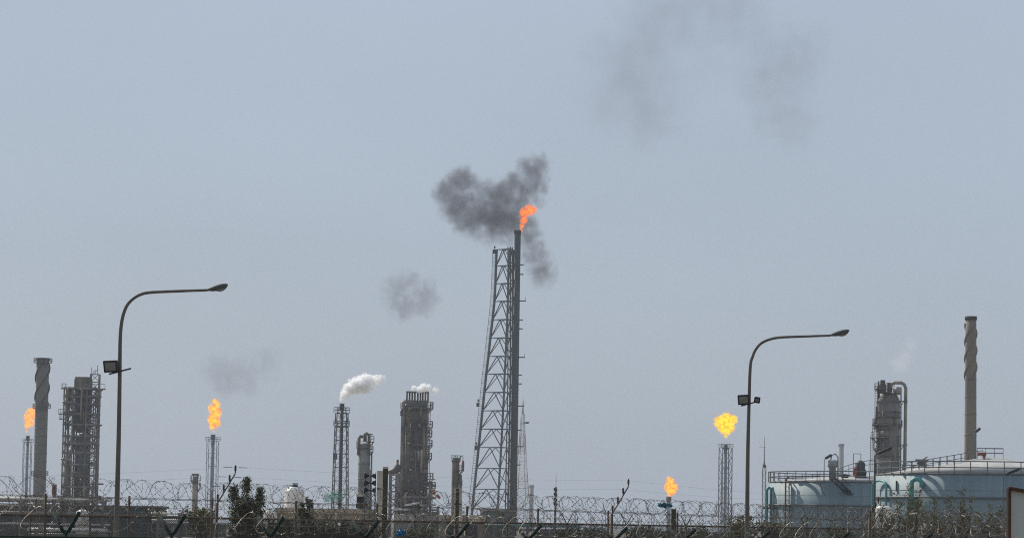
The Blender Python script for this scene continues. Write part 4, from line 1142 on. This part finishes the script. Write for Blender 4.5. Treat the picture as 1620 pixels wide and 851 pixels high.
# ================================================================== FENCES
def lerp_tab(tab, x):
    if x <= tab[0][0]: return tab[0][1]
    for (a, va), (b_, vb) in zip(tab, tab[1:]):
        if x <= b_: return va + (vb - va) * (x - a) / (b_ - a)
    return tab[-1][1]
def line_fn(d0, d1):        # straight line on the ground through two photo columns
    A = Vector(((-60 - 810) / FPX * d0, d0)); B = Vector(((1690 - 810) / FPX * d1, d1))
    def f(px):
        k = (px - 810) / FPX          # x = k*y
        t_ = (k * A.y - A.x) / ((B.x - A.x) - k * (B.y - A.y))
        return A + (B - A) * t_
    return f, (B - A).normalized()
fA, dirA = line_fn(87, 127)
fD, dirD = line_fn(114, 152)
fC, dirC = line_fn(152, 168)
def chain(T, f, p0, p1, z0, z1, pitch_=.07, r=.006, m='chain'):
    a, b_ = f(p0), f(p1); L = (b_ - a).length; u = (b_ - a) / L; H = z1 - z0
    q = MB(); n = int((L + H) / pitch_)
    o = Vector((T.location.x, T.location.y))
    for i in range(n):
        s0 = i * pitch_ - H
        for sg in (0, 1):
            sa, sb = (s0, s0 + H) if sg == 0 else (s0 + H, s0)
            za, zb = z0, z1
            # clip
            def clip(sv, zv, s2, z2):
                if sv < 0: t_ = (0 - sv) / (s2 - sv); return 0, zv + (z2 - zv) * t_
                if sv > L: t_ = (L - sv) / (s2 - sv); return L, zv + (z2 - zv) * t_
                return sv, zv
            if (sa < 0 and sb < 0) or (sa > L and sb > L): continue
            sa2, za2 = clip(sa, za, sb, zb); sb2, zb2 = clip(sb, zb, sa, za)
            if abs(sa2 - sb2) < .02: continue
            A = a + u * sa2 - o; B = a + u * sb2 - o
            w_ = r * (1 if sg else 1)
            i0 = len(q.v); nn = Vector((-u.y, u.x)) * (.004 if sg else -.004)
            d_ = Vector((u.x * (sb2 - sa2), u.y * (sb2 - sa2), zb2 - za2)).normalized()
            pz = Vector((-u.x * d_.z, -u.y * d_.z, math.hypot(d_.x, d_.y) * (1 if (sb2 > sa2) else -1))) * r
            P0 = Vector((A.x + nn.x, A.y + nn.y, za2)); P1 = Vector((B.x + nn.x, B.y + nn.y, zb2))
            for p in (P0 - pz, P0 + pz, P1 + pz, P1 - pz): q.v.append(tuple(p))
            q.face((i0, i0 + 1, i0 + 2, i0 + 3))
    q.build('mesh_panel', m, T)
def coil(f, p0, p1, zc, rad, pitch_, label, m='razor', thick=.007, seed=1, yoff=0.0, strands=4, name='razor_wire', grp='coils of razor wire on the fences'):
    """crossed helices of barbed ribbon (clipped concertina) along a fence; zc, rad, pitch_ as functions of the photo column"""
    rr = random.Random(seed)
    a, b_ = f(p0), f(p1); L = (b_ - a).length; u = (b_ - a) / L; nrm = Vector((-u.y, u.x))
    T = MB(); o = Vector((a.x, a.y, 0)); nseg = 26
    for h_ in range(strands):
        pts = []; sg = 1 if h_ % 2 == 0 else -1; ph = 2 * PI * (h_ // 2) / max(1, strands // 2) + rr.uniform(-.3, .3)
        s_ = -1.0; k = 0; rf = 1.0; zo = 0.0; pf = 1.0; n_rf, n_zo, n_pf = 1.0, 0.0, 1.0
        while s_ < L:
            if k % nseg == 0:
                o_rf, o_zo, o_pf = n_rf, n_zo, n_pf
                n_rf = 1 + rr.uniform(-.12, .07); n_zo = rr.uniform(-.05, .03); n_pf = rr.uniform(.72, 1.3)
            t_ = (k % nseg) / nseg
            rf = o_rf + (n_rf - o_rf) * t_; zo = o_zo + (n_zo - o_zo) * t_; pf = o_pf + (n_pf - o_pf) * t_
            px = p0 + (p1 - p0) * max(0, s_) / L
            s_ += pitch_(px) / nseg * pf
            a_ = sg * 2 * PI * k / nseg + ph; R_ = rad(px) * rf
            P = a + u * (s_ + .10 * math.sin(a_ * 2 + h_)) + nrm * (yoff + R_ * math.cos(a_))
            pts.append(Vector((P.x, P.y, zc(px) + zo + R_ * math.sin(a_))) - o)
            if k % 2 == 0 and len(pts) > 1:
                q = pts[-1]; i0 = len(T.v); t2 = (pts[-1] - pts[-2]).normalized(); e = Vector((rr.uniform(-1, 1), rr.uniform(-1, 1), rr.uniform(-1, 1))).cross(t2).normalized()
                for v_ in (q + e * .034, q + t2 * .018, q - e * .034, q - t2 * .018): T.v.append(tuple(v_))
                T.face((i0, i0 + 1, i0 + 2, i0 + 3))
            k += 1
        T.tube(pts, thick, 3)
    ob = T.build(name, m); ob.location = o
    tag(ob, label, 'razor wire', grp)
    return ob

# --- near green fence with Y arms (the coil lies in the Y)
GP = [-50, 113, 280, 435, 585, 727, 842, 977, 1085, 1203, 1328, 1459, 1592]
armh = lambda px: lerp_tab([(113, .56), (435, .52), (585, .46), (842, .42), (978, .38), (1203, .34), (1400, .34)], px)
def green_fence():
    a = fA(-50)
    T = thing('chain_link_fence', 'near green chain link fence with Y shaped post tops', 'fence', (a.x, a.y, 0), 'chain link perimeter fences')
    o = Vector((a.x, a.y, 0)); nrm = Vector((-dirA.y, dirA.x, 0))
    zv = 2.29
    for px in GP:
        p = fA(px); P = Vector((p.x, p.y, 0)) - o; h = armh(px)
        MB().tube([P, P + Vector((0, 0, zv))], .042, 10).build('post', 'green_post', T)
        for sg in (-1, 1):
            e = nrm * sg * .58
            MB().tube([P + Vector((0, 0, zv - .03)), P + Vector((0, 0, zv + .05)) + e * .25, P + e + Vector((0, 0, zv + h))], .058, 8).build('arm', 'green_post', T)
    rl = MB(); rl.tube([(fA(px).x - o.x, fA(px).y - o.y, 2.15) for px in GP], .022, 8); rl.build('rail', 'green_post', T)
    for dz, off in ((.30, .42), (.52, .58)):
        for sg in (-1, 1):
            w_ = MB(); w_.tube([Vector((fA(px).x, fA(px).y, zv + armh(px) * (dz / .56))) - o + nrm * sg * off for px in GP], .006, 4); w_.build('strand', 'razor', T)
    chain(T, fA, -50, 1592, .05, 2.14)
green_fence()
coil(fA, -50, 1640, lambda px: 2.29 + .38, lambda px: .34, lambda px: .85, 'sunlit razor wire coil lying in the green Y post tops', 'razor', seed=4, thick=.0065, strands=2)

# --- middle fence: straight brown posts, top wire, rail, coil on top
DP = [-50, 80, 212, 343, 475, 603, 745, 857, 968, 1077, 1180, 1281, 1385, 1490, 1592]
ztop = lambda px: EYE + lerp_tab([(0, .93), (300, .90), (900, .76), (1150, .67), (1500, .58)], px)
zrail = lambda px: EYE + lerp_tab([(0, .2), (1200, .22), (1600, .2)], px)
def brown_fence():
    a = fD(-50); o = Vector((a.x, a.y, 0))
    T = thing('chain_link_fence', 'middle chain link fence with straight brown posts and a dark top rail', 'fence', o, 'chain link perimeter fences')
    for px in DP:
        p = fD(px); z = ztop(px) + .07
        MB().tube([(p.x - o.x, p.y - o.y, 0), (p.x - o.x, p.y - o.y, z)], .048, 8).build('post', 'brown_post', T)
    MB().tube([(fD(px).x - o.x, fD(px).y - o.y - .05, zrail(px)) for px in DP], .036, 8).build('rail', 'brown_post', T)
    for dz in (0, -.04):
        MB().tube([(fD(px).x - o.x, fD(px).y - o.y - .03 , ztop(px) + dz) for px in DP], .011, 4).build('strand', 'razor_dark', T)
    MB().tube([(fD(px).x - o.x, fD(px).y - o.y - .03 , ztop(px) - .35) for px in DP], .008, 4).build('strand', 'razor_dark', T)
    chain(T, fD, -50, 1592, .05, EYE + .2, pitch_=.08, r=.006)
brown_fence()
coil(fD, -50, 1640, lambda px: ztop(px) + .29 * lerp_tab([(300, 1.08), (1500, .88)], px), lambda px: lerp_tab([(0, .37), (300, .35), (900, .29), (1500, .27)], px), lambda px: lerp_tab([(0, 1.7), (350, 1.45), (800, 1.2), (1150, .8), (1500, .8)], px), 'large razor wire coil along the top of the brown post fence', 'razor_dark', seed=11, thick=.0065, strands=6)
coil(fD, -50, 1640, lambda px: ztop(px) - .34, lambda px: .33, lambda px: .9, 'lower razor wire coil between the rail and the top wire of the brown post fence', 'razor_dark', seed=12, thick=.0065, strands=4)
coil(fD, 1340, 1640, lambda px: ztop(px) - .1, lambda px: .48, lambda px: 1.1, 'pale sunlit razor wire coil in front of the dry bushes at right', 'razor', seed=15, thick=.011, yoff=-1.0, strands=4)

# --- rear fence with thin brown Y posts
CP = [-40 + 94 * i for i in range(18)]
CP = [x + 3 for x in CP]
def rear_fence():
    a = fC(CP[0]); o = Vector((a.x, a.y, 0)); nrm = Vector((-dirC.y, dirC.x, 0))
    T = thing('chain_link_fence', 'rear chain link fence with thin rusty Y shaped post tops', 'fence', o, 'chain link perimeter fences')
    zv = EYE + .24
    for i, px in enumerate(CP):
        p = fC(px); P = Vector((p.x, p.y, 0)) - o
        MB().tube([P, P + Vector((0, 0, zv))], .05, 8).build('post', 'brown_post', T)
        for sg in (-1, 1):
            e = Vector((dirC.x, dirC.y, 0)) * sg * .36 + nrm * sg * .2
            MB().tube([P + Vector((0, 0, zv)), P + e + Vector((0, 0, zv + .55))], .028, 6).build('arm', 'brown_post', T)
    MB().tube([(fC(px).x - o.x, fC(px).y - o.y, zv) for px in CP], .03, 6).build('rail', 'brown_post', T)
    chain(T, fC, CP[0], CP[-1], .05, zv, pitch_=.1, r=.004)
rear_fence()
coil(fC, CP[0], 1640, lambda px: EYE + .62, lambda px: .36, lambda px: .9, 'distant razor wire coil on the rear rusty fence', 'razor_dark', seed=21, thick=.008, strands=2)

# --- electric fence with inclined insulator arms
def electric_fence():
    d0 = 112
    posts = [(-290, -1), (343, 795), (968, 817), (1376, 822), (1900, 830)]
    o = Vector((W(343, 795, d0).x, d0, 0))
    T = thing('electric_fence', 'electric fence wires carried on inclined arms with brown insulators', 'fence', o)
    dd = lambda px: lerp_tab([(-300, 104), (343, 112), (968, 122), (1376, 128), (1900, 134)], px)
    wires = [[] for _ in range(4)]
    for i, (px, py) in enumerate(posts):
        d = dd(px); zb = W(px, lerp_tab([(343, 795), (968, 812), (1376, 819), (1900, 828)], px), d).z
        x = W(px, 810, d).x
        P = Vector((x, d, 0)) - o
        po = MB().tube([P, P + Vector((0, 0, zb))], .06, 8).build('post', 'brown_post', T)
        top = P + Vector((.62, 0, zb + 1.05))
        if i in (1, 2): MB().tube([P + Vector((0, 0, zb - .15)), P + Vector((.02, 0, zb)), top], .028, 6).build('arm', 'tower_steel', po)
        else: MB().tube([P + Vector((0, 0, zb - .5)), P + Vector((.55, 0, zb + .5))], .025, 6).build('arm', 'tower_steel', po)
        for k in range(4):
            f = (k + .12) / 3.1 if i in (1, 2) else (k + .3) / 6
            q = P + Vector((0, 0, zb)) + Vector((.62, 0, 1.05)) * f
            ins = MB(); ins.lathe([(.022, 0), (.022, .08), (.045, .1), (.03, .13), (.05, .16), (.03, .19), (.045, .22), (.02, .27), (.012, .30)], tuple(q), 10)
            ins.build('insulator', 'insulator', po)
            wires[k].append(q + Vector((0, -.03, .22)))
            if i == 1 and k > 0:
                MB().bar(q + Vector((-.42, -.03, .21)), q + Vector((-.12, -.03, .20)), .012).bar(q + Vector((.12, -.03, .20)), q + Vector((.42, -.03, .19)), .012).build('wire_spring', 'dark_steel', po)
    for k in range(4):
        pts = []
        for a, b_ in zip(wires[k], wires[k][1:]):
            for j in range(10):
                t_ = j / 10; pts.append(a.lerp(b_, t_) - Vector((0, 0, .12 * 4 * t_ * (1 - t_))))
        pts.append(wires[k][-1])
        MB().tube(pts, .0022, 3).build('wire', 'galvanised', T)
electric_fence()

# ================================================================== THINGS CAUGHT IN THE WIRE
def rag(name, px0, px1, py0, py1, d, m, label, seed, cat='plastic bag'):
    rr = random.Random(seed); a = W(px0, py1, d); c = W(px1, py0, d)
    q = MB(); nx, nz = 10, 7
    b = Vector(((a.x + c.x) / 2, d, (a.z + c.z) / 2))
    hw, hh = (c.x - a.x) / 2, (c.z - a.z) / 2
    for i in range(nx + 1):
        for j in range(nz + 1):
            u, v_ = i / nx * 2 - 1, j / nz * 2 - 1
            k = 1 - .35 * abs(u) + rr.uniform(-.22, .22)
            q.v.append((u * hw * (1 + rr.uniform(-.12, .12)), rr.uniform(-.10, .10), v_ * hh * k + rr.uniform(-.04, .04) + .15 * hh * u))
    for i in range(nx):
        for j in range(nz):
            if rr.random() < .08 and (i in (0, nx - 1) or j in (0, nz - 1)): continue
            p = i * (nz + 1) + j; q.face((p, p + nz + 1, p + nz + 2, p + 1), True)
    o = q.build(name, m); o.location = b
    md = o.modifiers.new('thick', 'SOLIDIFY'); md.thickness = .006
    tag(o, label, cat, 'plastic scraps caught in the razor wire')
rag('plastic_bag', 512, 543, 778, 794, 132, 'green_film', 'torn green plastic film caught in the wire under the vent tower', 1)
rag('plastic_bag', 627, 640, 837, 848, 108, 'blue_bag', 'bright blue plastic bag low in the wire below the brown column', 2)
rag('plastic_bag', 1041, 1063, 795, 802, 136, 'teal_bag', 'teal plastic scrap on the wire below the lowest flame', 3)
b = W(537, 829, 110)
q = MB().lathe([(0, -.06), (.045, -.04), (.06, 0), (.045, .04), (0, .06)], n=14); o = q.build('float_ball', 'white_paint'); o.location = b
tag(o, 'small white ball caught in the razor wire', 'ball')

# ================================================================== SIGN BOARD at right edge
def board():
    d = 40; p = W(1594, 772, d); z0 = 2.05
    T = thing('sign_board', 'pale sign board with rusty frame cut off by the right edge', 'sign', (p.x, d, 0), rz=R(25))
    w_, h_ = 1.5, p.z - z0
    tilt = -.13
    def Q(u, v_): return Vector((u, 0, z0 + v_ + u * tilt))
    pn = MB(); i0 = 0
    for y in (.0, .02):
        for u, v_ in ((.03, .0), (w_, 0), (w_, h_), (.03, h_ - .02)):
            q_ = Q(u, v_); pn.v.append((q_.x, y, q_.z))
    for f in ((0, 1, 2, 3), (7, 6, 5, 4), (0, 4, 5, 1), (1, 5, 6, 2), (2, 6, 7, 3), (3, 7, 4, 0)): pn.face(f)
    pn.build('panel', 'sign_panel', T)
    fr = MB()
    for A, B in ((Q(0, -.02), Q(0, h_)), (Q(0, h_), Q(w_, h_)), (Q(w_, h_), Q(w_, 0)), (Q(0, -.02), Q(w_, -.02))):
        fr.tube([A + Vector((0, -.03, 0)), B + Vector((0, -.03, 0))], .03, 4)
    fr.build('frame', 'rust', T)
    for u in (.1, w_ - .1):
        MB().box((u, .07, (z0 + h_ * .8) / 2), (.07, .07, z0 + h_ * .8)).build('post', 'rust', T)
board()

# ================================================================== VEGETATION
def plant(name, px, d, ztop_px, wpx, label, cat, m='leaf_dark', nclump=40, leaf=.07, nleaf=220, seed=1, twigs=10, shape='cone', grp=None, twm='bark', spread=.9, csize=.16, spires=None):
    rr = random.Random(seed); b, H = site(px, ztop_px, d); s = d / FPX; hw = wpx * s / 2
    T = thing(name, label, cat, b, grp)
    tips = []
    base_r = .05 + .02 * H
    tk = MB(); tk.tube([(0, 0, 0), (rr.uniform(-.1, .1), 0, H * .35), (rr.uniform(-.15, .15), 0, H * .9)], [base_r, base_r * .7, .015], 8)
    for i in range(twigs):
        z0 = H * rr.uniform(.05, .6); a = rr.uniform(0, 2 * PI)
        f = rr.uniform(.4, 1)
        zt = z0 + (H - z0) * (rr.uniform(.35, 1.0) if shape == 'cone' else rr.uniform(.75, 1.0))
        wd = hw * (1.05 - .75 * (zt / H) ** 2 if shape == 'cone' else 1.0)
        e = Vector((wd * f * math.cos(a), wd * f * math.sin(a) * .8, zt))
        
        if spires:
            dx, dh, ww = spires[i % len(spires)]; f2 = rr.uniform(.45, 1); zt = (H - dh * s) * f2; e = Vector((dx * s + ww * s * .7 * (1 - f2) * math.cos(a), ww * s * .5 * math.sin(a), zt))
        m_ = Vector((e.x * .55, e.y * .55, z0 + (zt - z0) * .45))
        tk.tube([(0, 0, z0), m_, e], [base_r * .45, base_r * .25, .008], 5); tips.append(e); tips.append(m_.lerp(e, .5))
    tk.build('trunk' if shape == 'cone' else 'stem', twm, T)
    cr = MB()
    cl = []
    for i in range(nclump):
        if i < len(tips): c = tips[i]
        else:
            z = H * rr.uniform(.08, 1) ** .8
            wd = hw * (1.0 - .8 * (z / H) ** 1.6 if shape == 'cone' else 1.0) * spread
            a = rr.uniform(0, 2 * PI); f = math.sqrt(rr.random())
            if shape != 'cone': z = H * (.05 + .95 * rr.random() ** .35) * (1 - .22 * f * rr.random())
            c = Vector((wd * f * math.cos(a), wd * f * math.sin(a) * .8, z))
            if spires:
                dx, dh, ww = spires[i % len(spires)]
                h2 = H - dh * s; z = h2 * rr.random() ** .55; t_ = z / h2
                wd = ww * s * (1.0 - .82 * t_ ** 2.2)
                c = Vector((dx * s * (.4 + .6 * t_) + wd * f * math.cos(a), wd * f * math.sin(a) * .9, z))
        cl.append((c, csize * rr.uniform(.6, 1.5)))
    cl.append((Vector((0, 0, H - .12)), csize * .8))
    for c, rc in cl:
        for k in range(int(nleaf / 10 * (rc / csize) ** 1.5 * rr.uniform(.6, 1.3))):
            v_ = Vector((rr.gauss(0, 1), rr.gauss(0, 1), rr.gauss(0, 1))); v_ = v_.normalized() * rc * rr.random() ** .45
            p = c + Vector((v_.x, v_.y, v_.z * 1.15))
            if p.z < .02: continue
            n_ = Vector((rr.gauss(0, 1), rr.gauss(0, 1), rr.gauss(0, 1) + .5)).normalized(); t_ = n_.cross(Vector((rr.gauss(0, 1), rr.gauss(0, 1), rr.gauss(0, 1)))).normalized(); w2 = n_.cross(t_)
            L = leaf * rr.uniform(.6, 1.4); i0 = len(cr.v)
            for q in (p - t_ * L, p + w2 * L * .38, p + t_ * L, p - w2 * L * .38): cr.v.append(tuple(q))
            cr.face((i0, i0 + 1, i0 + 2, i0 + 3))
    cr.build('crown' if shape == 'cone' else 'foliage', m, T)
plant('tree', 391, 130, 758, 70, 'dark green leafy tree with three pointed tops right of the insulator arm', 'tree', nclump=430, nleaf=430, twigs=26, seed=3, leaf=.05, csize=.155, grp='trees and shrubs along the fence', spires=[(0, 0, 20), (-20, 14, 18), (20, 15, 20), (4, 34, 40), (-8, 28, 32)])
plant('shrub', 487, 131, 783, 46, 'dark shrub right under the white water tank', 'shrub', nclump=110, nleaf=300, twigs=14, seed=5, csize=.14, spires=[(2, 0, 12), (-8, 8, 14), (4, 26, 28)], grp='trees and shrubs along the fence')
plant('shrub', 322, 128, 806, 64, 'brownish creeper at the foot of the insulator post', 'shrub', 'leaf_olive', nclump=50, nleaf=260, twigs=14, seed=6, grp='trees and shrubs along the fence', shape='bush')
for i, (px, yt, w_, lab) in enumerate(((450, 824, 76, 'low dark bush below the white water tank, left end of the tan wall'), (515, 826, 84, 'low dark bush in front of the middle of the tan wall'), (572, 827, 76, 'low dark bush in front of the right end of the tan wall'), (655, 838, 66, 'low bush around the blue plastic bag'))):
    plant('bush', px, 134, yt, w_, lab, 'bush', 'leaf_dark' if i != 3 else 'leaf_olive', nclump=150, nleaf=260, twigs=18, seed=20 + i, shape='bush', grp='low bushes behind the fence', csize=.2)
for i, (px, yt, w_, d, lab) in enumerate(((905, 836, 60, 220, 'green bush right of the teal shelter'), (942, 835, 50, 230, 'green bush left of the second insulator arm'), (1010, 833, 44, 200, 'green bush right of the second insulator arm'), (1098, 836, 56, 175, 'low olive bush between the brown post and the right street lamp'), (1045, 838, 50, 180, 'low olive bush just left of the brown post with the teal scrap'), (1170, 822, 40, 160, 'small bush at the foot of the right street lamp'), (1215, 824, 60, 170, 'olive bush left of the standpipe'), (1262, 838, 60, 170, 'olive bush in front of the left tank'), (1330, 836, 60, 165, 'low scrub in front of the left tank stair'))):
    plant('bush', px, d, yt, w_, lab, 'bush', 'leaf_far' if i < 3 else 'leaf_olive', nclump=90, nleaf=160, twigs=12, seed=40 + i, shape='bush', grp='low bushes behind the fence', csize=.3 if i < 3 else .22, leaf=.1)
for i, (px, yt, w_, lab) in enumerate(((1395, 800, 56, 'dry bush at the left end of the row before the right tank'), (1438, 768, 60, 'dry bush touching the thick teal pipe'), (1478, 786, 56, 'dry bush in the middle before the right tank'), (1520, 775, 64, 'dry bush below the tan chimney'), (1566, 795, 56, 'dry bush nearest the sign board'))):
    plant('bush', px, 158 + (i % 2) * 3, yt, w_, lab, 'bush', 'leaf_olive', nclump=170, nleaf=220, twigs=44, seed=60 + i, shape='bush', spires=[(0, 0, 12), (-18, 12, 14), (17, 9, 14), (0, 26, 34), (6, 20, 24)], grp='dry bushes before the right tank', twm='dry_twig', csize=.2, leaf=.055)
